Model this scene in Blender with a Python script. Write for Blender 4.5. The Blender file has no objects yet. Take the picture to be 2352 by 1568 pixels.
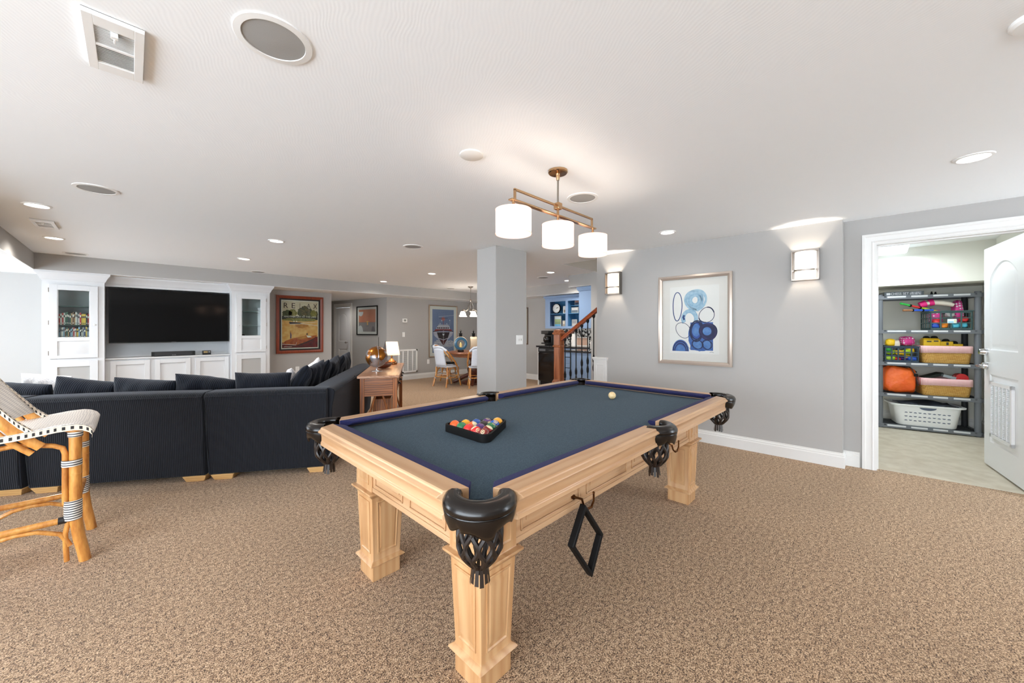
WORLD=9; EXPO=0.47; CANW=9
import bpy, bmesh, math, random
from mathutils import Matrix, Vector
random.seed(7)
PI=math.pi; R=math.radians
sc=bpy.context.scene; COL=sc.collection
# ------------------------------------------------------------------ measured camera
F=856.0; CX=1176.0; HY=757.0; EYE=1.265
YAW=math.atan(842/F); SN,CS=math.sin(YAW),math.cos(YAW)
CEIL=2.275; SOF=2.055; YW=8.5; XB=7.15
def ray(px,py):
    dx=(px-CX)/F; return Vector((dx*SN+CS,-dx*CS+SN,-(py-HY)/F))
def onX(px,py,X):
    d=ray(px,py); t=X/d.x; return d.y*t, EYE+d.z*t
def onY(px,py,Y):
    d=ray(px,py); t=Y/d.y; return d.x*t, EYE+d.z*t
def onZ(px,py,z):
    d=ray(px,py); t=(z-EYE)/d.z; return d.x*t, d.y*t
def onW(px,py,A,t):   # wall through A along unit t -> (s,z)
    d=ray(px,py); det=d.x*(-t[1])+t[0]*d.y
    k=(A[0]*(-t[1])+t[0]*A[1])/det
    s=((d.x*k-A[0])*t[0]+(d.y*k-A[1])*t[1]); return s, EYE+d.z*k
# ------------------------------------------------------------------ materials
def lin(c): return tuple(((v/255)/12.92 if v/255<=.04045 else ((v/255+.055)/1.055)**2.4) for v in c)
MATS={}
class NT:
    def __init__(s,name):
        s.m=bpy.data.materials.new(name); s.m.use_nodes=True; s.t=s.m.node_tree
        s.b=s.t.nodes['Principled BSDF']; s.out=s.t.nodes['Material Output']; s._c={}
    def n(s,t,**k):
        o=s.t.nodes.new(t)
        for a,v in k.items():
            if a.startswith('i_'): o.inputs[a[2:].replace('_',' ')].default_value=v
            else: setattr(o,a,v)
        return o
    def l(s,a,b): s.t.links.new(a,b)
    def obj(s,scale=(1,1,1),rot=(0,0,0)):
        tc=s.n('ShaderNodeTexCoord'); mp=s.n('ShaderNodeMapping'); mp.inputs['Scale'].default_value=scale; mp.inputs['Rotation'].default_value=rot
        s.l(tc.outputs['Object'],mp.inputs['Vector']); return mp.outputs[0]
    def noise(s,vec,scale,detail=2,rough=.5,dist=0):
        o=s.n('ShaderNodeTexNoise'); o.inputs['Scale'].default_value=scale; o.inputs['Detail'].default_value=detail; o.inputs['Roughness'].default_value=rough; o.inputs['Distortion'].default_value=dist
        if vec is not None: s.l(vec,o.inputs['Vector'])
        return o.outputs[0]
    def ramp(s,fac,stops):
        o=s.n('ShaderNodeValToRGB'); e=o.color_ramp.elements
        while len(e)<len(stops): e.new(.5)
        for i,(p,c) in enumerate(stops): e[i].position=p; e[i].color=(*c,1)
        s.l(fac,o.inputs[0]); return o.outputs[0]
    def bump(s,h,strength=.3,dist=.01):
        o=s.n('ShaderNodeBump'); o.inputs['Strength'].default_value=strength; o.inputs['Distance'].default_value=dist
        s.l(h,o.inputs['Height']); s.l(o.outputs[0],s.b.inputs['Normal']); return o
    def set(s,**k):
        for a,v in k.items(): s.b.inputs[a.replace('_',' ')].default_value=v
def mat(name,rgb,rough=.5,metal=0,spec=.5,var=None,bump=None,coat=0,sheen=0,emit=None,trans=0,alpha=None):
    if name in MATS: return MATS[name]
    n=NT(name); c=lin(rgb); n.set(Base_Color=(*c,1),Roughness=rough,Metallic=metal)
    n.b.inputs['Specular IOR Level'].default_value=spec
    if coat: n.b.inputs['Coat Weight'].default_value=coat; n.b.inputs['Coat Roughness'].default_value=.12
    if sheen: n.b.inputs['Sheen Weight'].default_value=sheen
    if var:   # (rgb2, scale)
        v=n.noise(n.obj(),var[1],3); n.l(n.ramp(v,[(.35,c),(.65,lin(var[0]))]),n.b.inputs['Base Color'])
    if bump: n.bump(n.noise(n.obj(),bump[0],2),bump[1],bump[2] if len(bump)>2 else .005)
    if emit: n.b.inputs['Emission Color'].default_value=(*lin(emit[0]),1); n.b.inputs['Emission Strength'].default_value=emit[1]
    if trans: n.b.inputs['Transmission Weight'].default_value=trans
    n.m.diffuse_color=(*c,1); MATS[name]=n.m; return n.m
def wood(name,c1,c2,axis=0,scale=1,rough=.38,coat=.25,dark=None):
    if name in MATS: return MATS[name]
    n=NT(name); s=[16*scale]*3; s[axis]=1.1*scale
    v=n.obj(tuple(s)); a=n.noise(v,1.6,4,.55,.9)
    s2=[90*scale]*3; s2[axis]=2.5*scale
    b=n.noise(n.obj(tuple(s2)),1,3,.6)
    s3=[5*scale]*3; s3[axis]=.75*scale
    w=n.n('ShaderNodeTexWave'); w.wave_type='RINGS'; w.rings_direction='XYZ'[axis]; w.inputs['Scale'].default_value=1.7; w.inputs['Distortion'].default_value=7; w.inputs['Detail'].default_value=2; w.inputs['Detail Scale'].default_value=1.1
    n.l(n.obj(tuple(s3)),w.inputs['Vector'])
    m1=n.n('ShaderNodeMix'); m1.data_type='FLOAT'; m1.inputs[0].default_value=.40; n.l(a,m1.inputs[2]); n.l(w.outputs['Fac'],m1.inputs[3])
    m2=n.n('ShaderNodeMix'); m2.data_type='FLOAT'; m2.inputs[0].default_value=.3; n.l(m1.outputs[0],m2.inputs[2]); n.l(b,m2.inputs[3])
    l1,l2=lin(c1),lin(c2)
    n.l(n.ramp(m2.outputs[0],[(.28,l2),(.5,tuple(x*.4+y*.6 for x,y in zip(l2,l1))),(.72,l1)]),n.b.inputs['Base Color'])
    n.set(Roughness=rough); n.b.inputs['Coat Weight'].default_value=coat; n.b.inputs['Coat Roughness'].default_value=.2
    n.bump(b,.08,.002); n.m.diffuse_color=(*l1,1); MATS[name]=n.m; return n.m
def cord(name,rgb,per=.011,axis=0,rough=.9):
    n=NT(name); c=lin(rgb)
    sep=n.n('ShaderNodeSeparateXYZ'); n.l(n.obj(),sep.inputs[0])
    mu=n.n('ShaderNodeMath',operation='MULTIPLY'); mu.inputs[1].default_value=2*PI/per; n.l(sep.outputs[axis],mu.inputs[0])
    si=n.n('ShaderNodeMath',operation='SINE'); n.l(mu.outputs[0],si.inputs[0])
    ab=n.n('ShaderNodeMath',operation='MULTIPLY_ADD'); ab.inputs[1].default_value=.5; ab.inputs[2].default_value=.5; n.l(si.outputs[0],ab.inputs[0])
    nz=n.noise(n.obj((60,60,8)),2,2)
    m=n.n('ShaderNodeMath',operation='MULTIPLY_ADD'); m.inputs[1].default_value=.5; n.l(nz,m.inputs[0]); n.l(ab.outputs[0],m.inputs[2])
    n.l(n.ramp(m.outputs[0],[(.25,tuple(x*.35 for x in c)),(.95,c)]),n.b.inputs['Base Color'])
    n.set(Roughness=rough); n.b.inputs['Specular IOR Level'].default_value=.25
    n.b.inputs['Sheen Weight'].default_value=.25; n.b.inputs['Sheen Roughness'].default_value=.4; n.b.inputs['Sheen Tint'].default_value=(.6,.66,.78,1)
    n.bump(m.outputs[0],.6,.004); MATS[name]=n.m; return n.m
def glass(name,rgb=(245,250,250),alpha=.12,rough=.02):
    n=NT(name); tr=n.n('ShaderNodeBsdfTransparent'); tr.inputs[0].default_value=(*lin(rgb),1)
    gl=n.n('ShaderNodeBsdfGlossy'); gl.inputs['Roughness'].default_value=rough
    mx=n.n('ShaderNodeMixShader'); fr=n.n('ShaderNodeFresnel'); fr.inputs[0].default_value=1.45
    ge=n.n('ShaderNodeNewGeometry'); iv=n.n('ShaderNodeMath',operation='SUBTRACT'); iv.inputs[0].default_value=1; n.l(ge.outputs['Backfacing'],iv.inputs[1]); mf=n.n('ShaderNodeMath',operation='MULTIPLY'); n.l(fr.outputs[0],mf.inputs[0]); n.l(iv.outputs[0],mf.inputs[1]); n.l(mf.outputs[0],mx.inputs[0]); n.l(tr.outputs[0],mx.inputs[1]); n.l(gl.outputs[0],mx.inputs[2]); n.l(mx.outputs[0],n.out.inputs['Surface'])
    MATS[name]=n.m; return n.m
def shade(name,rgb,tr=.5,emit=0):
    n=NT(name); d=n.n('ShaderNodeBsdfDiffuse'); t=n.n('ShaderNodeBsdfTranslucent'); c=(*lin(rgb),1)
    d.inputs[0].default_value=c; t.inputs[0].default_value=c; mx=n.n('ShaderNodeMixShader'); mx.inputs[0].default_value=tr
    n.l(d.outputs[0],mx.inputs[1]); n.l(t.outputs[0],mx.inputs[2]); last=mx.outputs[0]
    if emit:
        e=n.n('ShaderNodeEmission'); e.inputs[0].default_value=c; e.inputs[1].default_value=emit
        ad=n.n('ShaderNodeAddShader'); n.l(last,ad.inputs[0]); n.l(e.outputs[0],ad.inputs[1]); last=ad.outputs[0]
    n.l(last,n.out.inputs['Surface']); MATS[name]=n.m; return n.m
def emitm(name,rgb,st):
    n=NT(name); e=n.n('ShaderNodeEmission'); e.inputs[0].default_value=(*lin(rgb),1); e.inputs[1].default_value=st
    n.l(e.outputs[0],n.out.inputs['Surface']); MATS[name]=n.m; return n.m
# carpet: flecked frieze pile
def carpet():
    n=NT('carpet_pile'); v=n.obj()
    a=n.noise(v,190,2,.65); b=n.noise(v,52,2,.5); g=n.noise(v,1.1,2,.5)
    m=n.n('ShaderNodeMix'); m.data_type='FLOAT'; m.inputs[0].default_value=.25; n.l(a,m.inputs[2]); n.l(b,m.inputs[3])
    col=n.ramp(m.outputs[0],[(.385,lin((50,35,25))),(.46,lin((137,107,80))),(.525,lin((182,150,117))),(.605,lin((224,195,161)))])
    tint=n.ramp(g,[(.4,(.93,.93,.93)),(.62,(1,1,1))])
    mm=n.n('ShaderNodeMix'); mm.data_type='RGBA'; mm.blend_type='MULTIPLY'; mm.inputs[0].default_value=1
    n.l(col,mm.inputs[6]); n.l(tint,mm.inputs[7]); n.l(mm.outputs[2],n.b.inputs['Base Color'])
    n.set(Roughness=.95); n.b.inputs['Specular IOR Level'].default_value=.1; n.b.inputs['Sheen Weight'].default_value=.15
    n.bump(m.outputs[0],.7,.012); MATS['carpet']=n.m; return n.m
CARPET=carpet()
def ceilmat():
    n=NT('ceiling_paint'); n.set(Base_Color=(*lin((243,246,248)),1),Roughness=.7); n.b.inputs['Specular IOR Level'].default_value=.25
    w=n.n('ShaderNodeTexWave'); w.wave_type='BANDS'; w.inputs['Scale'].default_value=24; w.inputs['Distortion'].default_value=40; w.inputs['Detail'].default_value=3; w.inputs['Detail Scale'].default_value=.12
    n.l(n.obj((1,.8,1),(0,0,.6)),w.inputs['Vector'])
    n.bump(w.outputs['Fac'],.045,.003); MATS['ceil']=n.m; return n.m
CEILM=ceilmat()
WALL=mat('wall_paint',(172,170,167),.75,spec=.3,bump=(220,.05,.002))
TRIM=mat('trim_paint',(219,218,215),.4)
CAB=mat('cabinet_paint',(214,216,218),.38)
BLK=mat('black_plastic',(14,14,15),.35)
BLKM=mat('matt_black',(13,12,12),.6,spec=.2)
CHR=mat('chrome',(215,215,218),.12,1)
NICK=mat('brushed_nickel',(150,142,134),.28,1)
BRASS=mat('champagne_brass',(196,160,122),.2,1)
VINYL=mat('storage_floor_vinyl',(206,198,180),.45,var=((190,180,160),9))
WHITE=mat('white_plastic',(236,236,234),.4)
STORW=mat('storage_wall_paint',(222,220,210),.7)
GREYG=mat('speaker_cloth',(176,176,174),.9,bump=(600,.3,.002))
SPKC=mat('speaker_grille_grey',(158,157,154),.85,bump=(700,.3,.002))
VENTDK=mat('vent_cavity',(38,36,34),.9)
LED=emitm('lamp_lens',(255,250,240),9)
GLASS=glass('clear_glass')
PGLASS=glass('picture_glass')
# ------------------------------------------------------------------ mesh builder
class MB:
    def __init__(s): s.v=[];s.f=[];s.mi=[];s.M=Matrix.Identity(4)
    def at(s,loc=(0,0,0),rz=0,rx=0,ry=0,sc=1):
        s.M=Matrix.Translation(loc)@Matrix.Rotation(rz,4,'Z')@Matrix.Rotation(ry,4,'Y')@Matrix.Rotation(rx,4,'X')@Matrix.Scale(sc,4); return s
    def add(s,vs,fs,m=0):
        b=len(s.v); s.v.extend(s.M@Vector(v) for v in vs)
        for f in fs: s.f.append(tuple(b+i for i in f)); s.mi.append(m)
        return s
    def box(s,x0,x1,y0,y1,z0,z1,m=0):
        v=[(x,y,z) for z in (z0,z1) for y in (y0,y1) for x in (x0,x1)]
        return s.add(v,[(0,2,3,1),(4,5,7,6),(0,1,5,4),(2,6,7,3),(0,4,6,2),(1,3,7,5)],m)
    def cbox(s,c,d,m=0): return s.box(c[0]-d[0]/2,c[0]+d[0]/2,c[1]-d[1]/2,c[1]+d[1]/2,c[2]-d[2]/2,c[2]+d[2]/2,m)
    def taper(s,x0,x1,y0,y1,z0,z1,k,m=0):   # top scaled by k about centre
        cx,cy=(x0+x1)/2,(y0+y1)/2; v=[(x,y,z0) for y in (y0,y1) for x in (x0,x1)]+[(cx+(x-cx)*k,cy+(y-cy)*k,z1) for y in (y0,y1) for x in (x0,x1)]
        return s.add(v,[(0,2,3,1),(4,5,7,6),(0,1,5,4),(2,6,7,3),(0,4,6,2),(1,3,7,5)],m)
    def prism(s,poly,a,b,axis=2,m=0,mside=None):
        n=len(poly)
        def P(p,h): return {2:(p[0],p[1],h),1:(p[0],h,p[1]),0:(h,p[0],p[1])}[axis]
        s.add([P(p,a) for p in poly]+[P(p,b) for p in poly],[tuple(range(n-1,-1,-1)),tuple(range(n,2*n))],m)
        b0=len(s.v)-2*n
        for i in range(n): s.f.append((b0+i,b0+(i+1)%n,b0+n+(i+1)%n,b0+n+i)); s.mi.append(m if mside is None else mside)
        return s
    def poly(s,pts,m=0): return s.add(pts,[tuple(range(len(pts)))],m)
    def lathe(s,prof,c=(0,0,0),seg=24,m=0,a0=0,a1=2*PI,cap=True):
        full=abs(a1-a0-2*PI)<1e-6; n=seg if full else seg+1; vs=[];fs=[]
        for r,z in prof:
            for i in range(n):
                a=a0+(a1-a0)*i/seg; vs.append((c[0]+r*math.cos(a),c[1]+r*math.sin(a),c[2]+z))
        for j in range(len(prof)-1):
            for i in range(seg):
                k=(i+1)%n; fs.append((j*n+i,j*n+k,(j+1)*n+k,(j+1)*n+i))
        if cap and full:
            if prof[0][0]>1e-5 and not(abs(prof[0][1]-prof[1][1])<1e-6 and prof[1][0]<prof[0][0]): fs.append(tuple(range(n-1,-1,-1)))
            if prof[-1][0]>1e-5: fs.append(tuple((len(prof)-1)*n+i for i in range(n)))
        return s.add(vs,fs,m)
    def cyl(s,a,b,r,r2=None,seg=12,m=0): return s.tube([a,b],[r,r if r2 is None else r2],seg,m)
    def tube(s,pts,r,seg=10,m=0,closed=False,sx=1,up=None):
        P=[Vector(p) for p in pts]; n=len(P)
        if not isinstance(r,(list,tuple)): r=[r]*n
        vs=[];fs=[];prev=None
        for i in range(n):
            if closed: t=(P[(i+1)%n]-P[i-1])
            else: t=(P[min(i+1,n-1)]-P[max(i-1,0)])
            t.normalize()
            if prev is None:
                u=Vector(up) if up else (Vector((0,0,1)) if abs(t.z)<.9 else Vector((1,0,0)))
            else: u=prev
            x=(u-t*u.dot(t)).normalized(); y=t.cross(x); prev=x
            for k in range(seg):
                a=2*PI*k/seg; vs.append(P[i]+x*(math.cos(a)*r[i]*sx)+y*(math.sin(a)*r[i]))
        L=n if closed else n-1
        for i in range(L):
            for k in range(seg):
                a=i*seg+k; b=i*seg+(k+1)%seg; c=((i+1)%n)*seg+(k+1)%seg; d=((i+1)%n)*seg+k; fs.append((a,b,c,d))
        if not closed: fs.append(tuple(range(seg-1,-1,-1))); fs.append(tuple((n-1)*seg+k for k in range(seg)))
        return s.add(vs,fs,m)
    def sweep(s,prof,pts,m=0,closed_prof=True,closed=False):  # profile (out,z) swept in plan with mitres
        P=[Vector((p[0],p[1])) for p in pts]; n=len(P); k=len(prof); vs=[];fs=[]
        for i in range(n):
            if closed or 0<i<n-1:
                d0=(P[i]-P[i-1]).normalized(); d1=(P[(i+1)%n]-P[i]).normalized()
                n0=Vector((d0.y,-d0.x)); n1=Vector((d1.y,-d1.x)); nn=(n0+n1); nn=nn/max(nn.dot(n0),1e-6) if nn.length>1e-6 else n0
            else:
                d=(P[min(i+1,n-1)]-P[max(i-1,0)]).normalized(); nn=Vector((d.y,-d.x))
            for o,z in prof: vs.append((P[i].x+nn.x*o,P[i].y+nn.y*o,z))
        for i in range(n if closed else n-1):
            for j in range(k if closed_prof else k-1):
                a=i*k+j;b=i*k+(j+1)%k;c=((i+1)%n)*k+(j+1)%k;d=((i+1)%n)*k+j; fs.append((a,b,c,d))
        if not closed and closed_prof: fs.append(tuple(range(k-1,-1,-1))); fs.append(tuple((n-1)*k+j for j in range(k)))
        return s.add(vs,fs,m)
    def grid(s,fn,nu,nv,m=0,cu=False,cv=False):
        vs=[fn(i/(nu if cu else nu-1) if nu>1 else 0,j/(nv if cv else nv-1)) for j in range(nv) for i in range(nu)]; fs=[]
        for j in range(nv if cv else nv-1):
            for i in range(nu if cu else nu-1):
                fs.append((j*nu+i,j*nu+(i+1)%nu,((j+1)%nv)*nu+(i+1)%nu,((j+1)%nv)*nu+i))
        return s.add(vs,fs,m)
    def sphere(s,c,r,seg=20,rings=12,m=0,mf=None):
        if not isinstance(r,(tuple,list)): r=(r,r,r)
        vs=[(c[0],c[1],c[2]-r[2])];fs=[];ms=[]
        for j in range(1,rings):
            p=-PI/2+PI*j/rings
            for i in range(seg):
                a=2*PI*i/seg; vs.append((c[0]+r[0]*math.cos(p)*math.cos(a),c[1]+r[1]*math.cos(p)*math.sin(a),c[2]+r[2]*math.sin(p)))
        vs.append((c[0],c[1],c[2]+r[2])); N=len(vs)-1
        for i in range(seg): fs.append((0,1+(i+1)%seg,1+i)); ms.append(0)
        for j in range(rings-2):
            for i in range(seg):
                a=1+j*seg+i;b=1+j*seg+(i+1)%seg; fs.append((a,b,b+seg,a+seg)); ms.append(j+1)
        for i in range(seg): fs.append((N,1+(rings-2)*seg+i,1+(rings-2)*seg+(i+1)%seg)); ms.append(rings-1)
        b0=len(s.f); s.add(vs,fs,m)
        if mf:
            for k,j in enumerate(ms): s.mi[b0+k]=mf(j)
        return s
    def torus(s,c,R0,r,seg=32,ts=10,m=0,axis='Z',a0=0,a1=2*PI):
        pts=[];full=abs(a1-a0-2*PI)<1e-6
        for i in range(seg if full else seg+1):
            a=a0+(a1-a0)*i/seg; x,y=R0*math.cos(a),R0*math.sin(a)
            pts.append((c[0]+x,c[1]+y,c[2]) if axis=='Z' else (c[0]+x,c[1],c[2]+y) if axis=='Y' else (c[0],c[1]+x,c[2]+y))
        return s.tube(pts,r,ts,m,closed=full,up={'Z':(0,0,1),'Y':(0,1,0),'X':(1,0,0)}[axis])
    def build(s,name,mats,parent=None,loc=(0,0,0),rz=0,bev=0,seg=2,flat=False,ang=38,sub=0,solid=0,smoothall=False,merge=False):
        me=bpy.data.meshes.new(name); bm=bmesh.new()
        vs=[bm.verts.new(v) for v in s.v]
        for f,m in zip(s.f,s.mi):
            try: fc=bm.faces.new([vs[i] for i in f]); fc.material_index=m; fc.smooth=not flat
            except ValueError: pass
        if merge: bmesh.ops.remove_doubles(bm,verts=bm.verts,dist=1e-5)
        bmesh.ops.recalc_face_normals(bm,faces=bm.faces)
        bm.to_mesh(me); bm.free()
        if not isinstance(mats,(list,tuple)): mats=[mats]
        for m in mats: me.materials.append(m)
        if not flat and not smoothall: me.set_sharp_from_angle(angle=R(ang))
        o=bpy.data.objects.new(name,me); COL.objects.link(o); o.location=loc; o.rotation_euler=(0,0,rz)
        if parent: o.parent=parent
        if solid: d=o.modifiers.new('Solidify','SOLIDIFY'); d.thickness=solid; d.offset=0
        if bev:
            d=o.modifiers.new('Bevel','BEVEL'); d.width=bev; d.segments=seg; d.limit_method='ANGLE'; d.angle_limit=R(40); d.harden_normals=False
        if sub: d=o.modifiers.new('Subsurf','SUBSURF'); d.levels=d.render_levels=sub
        return o
def tag(o,label=None,cat=None,group=None,kind=None):
    if label: o['label']=label
    if cat: o['category']=cat
    if group: o['group']=group
    if kind: o['kind']=kind
    return o
def emp(name,label,cat,loc=(0,0,0),rz=0,group=None):
    o=bpy.data.objects.new(name,None); COL.objects.link(o); o.location=loc; o.rotation_euler=(0,0,rz); o.empty_display_size=.1
    return tag(o,label,cat,group)
def struct(mb,name,mats,**k):
    return tag(mb.build(name,mats,**k),kind='structure')
def copytree(o,loc,rz=None,label=None,parent=None):
    c=o.copy(); COL.objects.link(c)
    if parent: c.parent=parent
    else:
        c.location=loc
        if rz is not None: c.rotation_euler=(0,0,rz)
        if label: c['label']=label
    for ch in list(o.children): copytree(ch,None,parent=c)
    return c
TXT={}
def text(st):
    if st in TXT: return TXT[st]
    cu=bpy.data.curves.new('t','FONT'); cu.body=st; cu.resolution_u=2; o=bpy.data.objects.new('t',cu); COL.objects.link(o)
    me=bpy.data.meshes.new_from_object(o.evaluated_get(bpy.context.evaluated_depsgraph_get()))
    vs=[tuple(v.co[:2]) for v in me.vertices]; fs=[tuple(p.vertices) for p in me.polygons]
    bpy.data.objects.remove(o); bpy.data.curves.remove(cu); bpy.data.meshes.remove(me)
    x0=min(v[0] for v in vs);x1=max(v[0] for v in vs);y0=min(v[1] for v in vs);y1=max(v[1] for v in vs)
    TXT[st]=([((v[0]-x0)/(x1-x0),(v[1]-y0)/(y1-y0)) for v in vs],fs,(x1-x0)/(y1-y0)); return TXT[st]
for _t in ('R','E','L','A','X','ANOTHER DAY AT THE LAKE','CHESS SET','BOSE','5','11','7','10','1','14','13','15','12','9','8','4','3','6','2','12','3','XII'): text(_t)
def puttext(mb,st,x0,y0,w,h,d,m,pl):   # pl(u,v,d)->3d
    vs,fs,_=text(st); mb.add([pl(x0+v[0]*w,y0+v[1]*h,d) for v in vs],fs,m)
def light(name,kind,loc,energy,col=(255,244,228),size=.05,rot=None,spot=None,blend=.6,sy=None,parent=None):
    d=bpy.data.lights.new(name,kind); d.energy=energy; d.color=lin(col)
    if kind=='AREA':
        d.size=size
        if sy: d.shape='RECTANGLE'; d.size_y=sy
    else: d.shadow_soft_size=size
    if spot: d.spot_size=R(spot); d.spot_blend=blend
    o=bpy.data.objects.new(name,d); COL.objects.link(o); o.location=loc
    if rot: o.rotation_euler=rot
    if parent: o.parent=parent
    return o
# ================================================================== SETTING
AR=Vector((4.47,2.76)); BR=Vector((4.55,.235)); TR=(BR-AR).normalized(); RZR=math.atan2(TR.y,TR.x); NR=Vector((-TR.y,TR.x))*1.0  # NR points into wall (+X)
DR=Vector((4.68,.235)); TD=Vector((.045,-.999)).normalized(); RZD=math.atan2(TD.y,TD.x); ND=Vector((-TD.y,TD.x))
HA=Vector((4.31,8.5)); THL=Vector((-.172,.985)).normalized()
LX=-3.2; BYY=-2.9
mb=MB(); mb.prism([(LX,BYY),(4.90,BYY),(4.80,-.8),(4.752,.02),(4.74,.3),(4.6,.3),(4.6,2.2),(XB,2.2),(XB,YW),(4.35,YW),(4.35,11.4),(2.9,11.4),(2.9,YW),(LX,YW)],-.1,0); struct(mb,'floor',CARPET,flat=True)
mb=MB(); mb.prism([(4.752,.02),(4.80,-.8),(4.86,-2),(7.6,-2),(7.6,1.2),(4.74,1.2),(4.74,.3)],-.1,-.002); struct(mb,'floor_storage',VINYL,flat=True)
# ceiling with stairwell opening, storage and hall ceilings
mb=MB(); mb.box(LX,4.65,BYY,YW+.1,CEIL,CEIL+.12); mb.box(4.65,7.4,3.49,YW+.1,CEIL,CEIL+.12); mb.box(5.65,7.4,2.2,3.49,CEIL,CEIL+.12); mb.box(4.65,7.6,-2.2,1.3,CEIL,CEIL+.12); struct(mb,'ceiling',CEILM,flat=True)
mb=MB(); mb.box(2.9,4.5,YW,11.4,SOF,SOF+.1); struct(mb,'ceiling_hall',CEILM,flat=True)
# dropped soffits: painted sides, white undersides
def soffit(mb,x0,x1,y0,y1):
    mb.box(x0,x1,y0,y1,SOF+.004,CEIL,0); mb.box(x0,x1,y0,y1,SOF,SOF+.004,1)
mb=MB(); soffit(mb,LX,XB,7.87,YW); soffit(mb,LX,-.91,4.4,7.87); soffit(mb,6.62,XB,4.12,7.87); soffit(mb,5.69,XB,3.5,4.12); struct(mb,'ceiling_soffit',[WALL,CEILM],flat=True)
# walls
mb=MB(); mb.box(LX-.1,3.03,YW,YW+.12,0,CEIL); mb.box(2.91,3.03,YW+.12,11.4,0,CEIL); struct(mb,'wall_back',WALL,flat=True)
mb=MB(); mb.box(4.31,XB+.12,YW,YW+.12,0,CEIL); struct(mb,'wall_thermostat',WALL,flat=True)
hs=[onW(px,750,HA,THL)[0] for px in (767,806,773,804)]
mb=MB(); mb.at((HA.x,HA.y,0),math.atan2(THL.y,THL.x)); mb.box(0,hs[3]-.005,-.12,0,0,SOF+.05); mb.box(hs[2]+.005,3,-.12,0,0,SOF+.05); mb.box(hs[3]-.005,hs[2]+.005,-.12,0,1.865,SOF+.05); mb.at(); mb.box(2.9,4.3,11.2,11.3,0,SOF+.05); struct(mb,'wall_hall',WALL,flat=True)
mb=MB(); mb.box(XB,XB+.12,2.2,YW+.12,0,CEIL); struct(mb,'wall_bar',WALL,flat=True)
mb=MB(); mb.at((AR.x,AR.y,0),RZR); mb.box(0,(BR-AR).length,0,.11,0,CEIL); struct(mb,'wall_right',WALL,flat=True)
mb=MB(); mb.prism([(BR.x,BR.y),(BR.x+.11,BR.y+.02),(DR.x+.1,DR.y+.02),(DR.x+.1,DR.y-.0),(DR.x,DR.y)],0,CEIL)
mb.at((DR.x,DR.y,0),RZD)
s0=onW(2012,800,DR,TD)[0]-.012; s1=s0+.86; HD=2.045
mb.box(0,s0,0,.11,0,CEIL); mb.box(s0,s1,0,.11,HD,CEIL); mb.box(s1,3.2,0,.11,0,CEIL); struct(mb,'wall_door',WALL,flat=True)
# storage-room shell
mb=MB(); mb.box(7.46,7.58,-2,1.2,0,CEIL); mb.box(6.71,7.46,-2,1.2,1.82,CEIL); struct(mb,'wall_storage_back',STORW,flat=True)
mb=MB(); mb.box(4.86,7.46,-1.04,-.93,0,CEIL); struct(mb,'wall_storage_right',STORW,flat=True)
mb=MB(); mb.box(4.8,7.46,.62,.72,0,CEIL); struct(mb,'wall_storage_left',STORW,flat=True)
# pillar
mb=MB(); mb.box(3.04,3.587,3.262,3.612,0,CEIL); struct(mb,'wall_pillar',WALL,bev=.006)
# stairwell shell above the ceiling opening and the wall beside the stairs
mb=MB(); mb.box(4.53,4.656,.3,3.483,CEIL+.002,4.4); mb.box(5.644,5.77,.3,3.483,CEIL+.002,4.4); mb.box(4.53,5.77,3.483,3.61,CEIL+.002,4.4); mb.box(4.656,5.644,.3,.4,CEIL+.002,4.4); mb.box(4.53,5.77,.3,3.6,4.4,4.5); struct(mb,'wall_stairwell',WALL,flat=True)
mb=MB(); mb.box(5.67,5.77,.72,3.62,0,CEIL); struct(mb,'wall_stairs',WALL,flat=True)
# unseen rear and left walls; window openings sized and placed to add fill daylight
mb=MB(); mb.box(LX-.12,LX,BYY,YW,0,.3); mb.box(LX-.12,LX,BYY,YW,2.2,CEIL)
for y,y2 in ((BYY,BYY+.1),(2.5,5.5),(8.3,YW)): mb.box(LX-.12,LX,y,y2,.3,2.2)
struct(mb,'wall_left',WALL,flat=True)
mb=MB(); mb.box(LX,4.9,BYY-.12,BYY,0,.2); mb.box(LX,4.9,BYY-.12,BYY,2.2,CEIL)
for x,x2 in ((LX,LX+.1),(-2.2,3.7),(4.8,4.9)): mb.box(x,x2,BYY-.12,BYY,.2,2.2)
struct(mb,'wall_rear',WALL,flat=True)
# baseboards
BP=[(0,0),(.016,0),(.016,.098),(.011,.104),(.011,.118),(.006,.124),(.006,.136),(0,.136)]
def bb(name,pts): m=MB(); m.sweep(BP,pts); struct(m,name,TRIM,ang=25)
bb('baseboard_right',[AR+TR*.16,BR,DR+TD*.0+Vector((0,0)),DR+TD*(s0-.095)])
bb('baseboard_back',[(XB,7.9),(XB,YW),(4.31,YW),HA+THL*1.4][::-1])
bb('baseboard_bar',[(XB,YW-.05),(XB,5.6)])
bb('baseboard_poster_wall',[(.9,YW),(3.03,YW),(3.03,11)])
bb('baseboard_storage',[(7.46,.62),(7.46,-.93),(5.75,-.93)])
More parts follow.
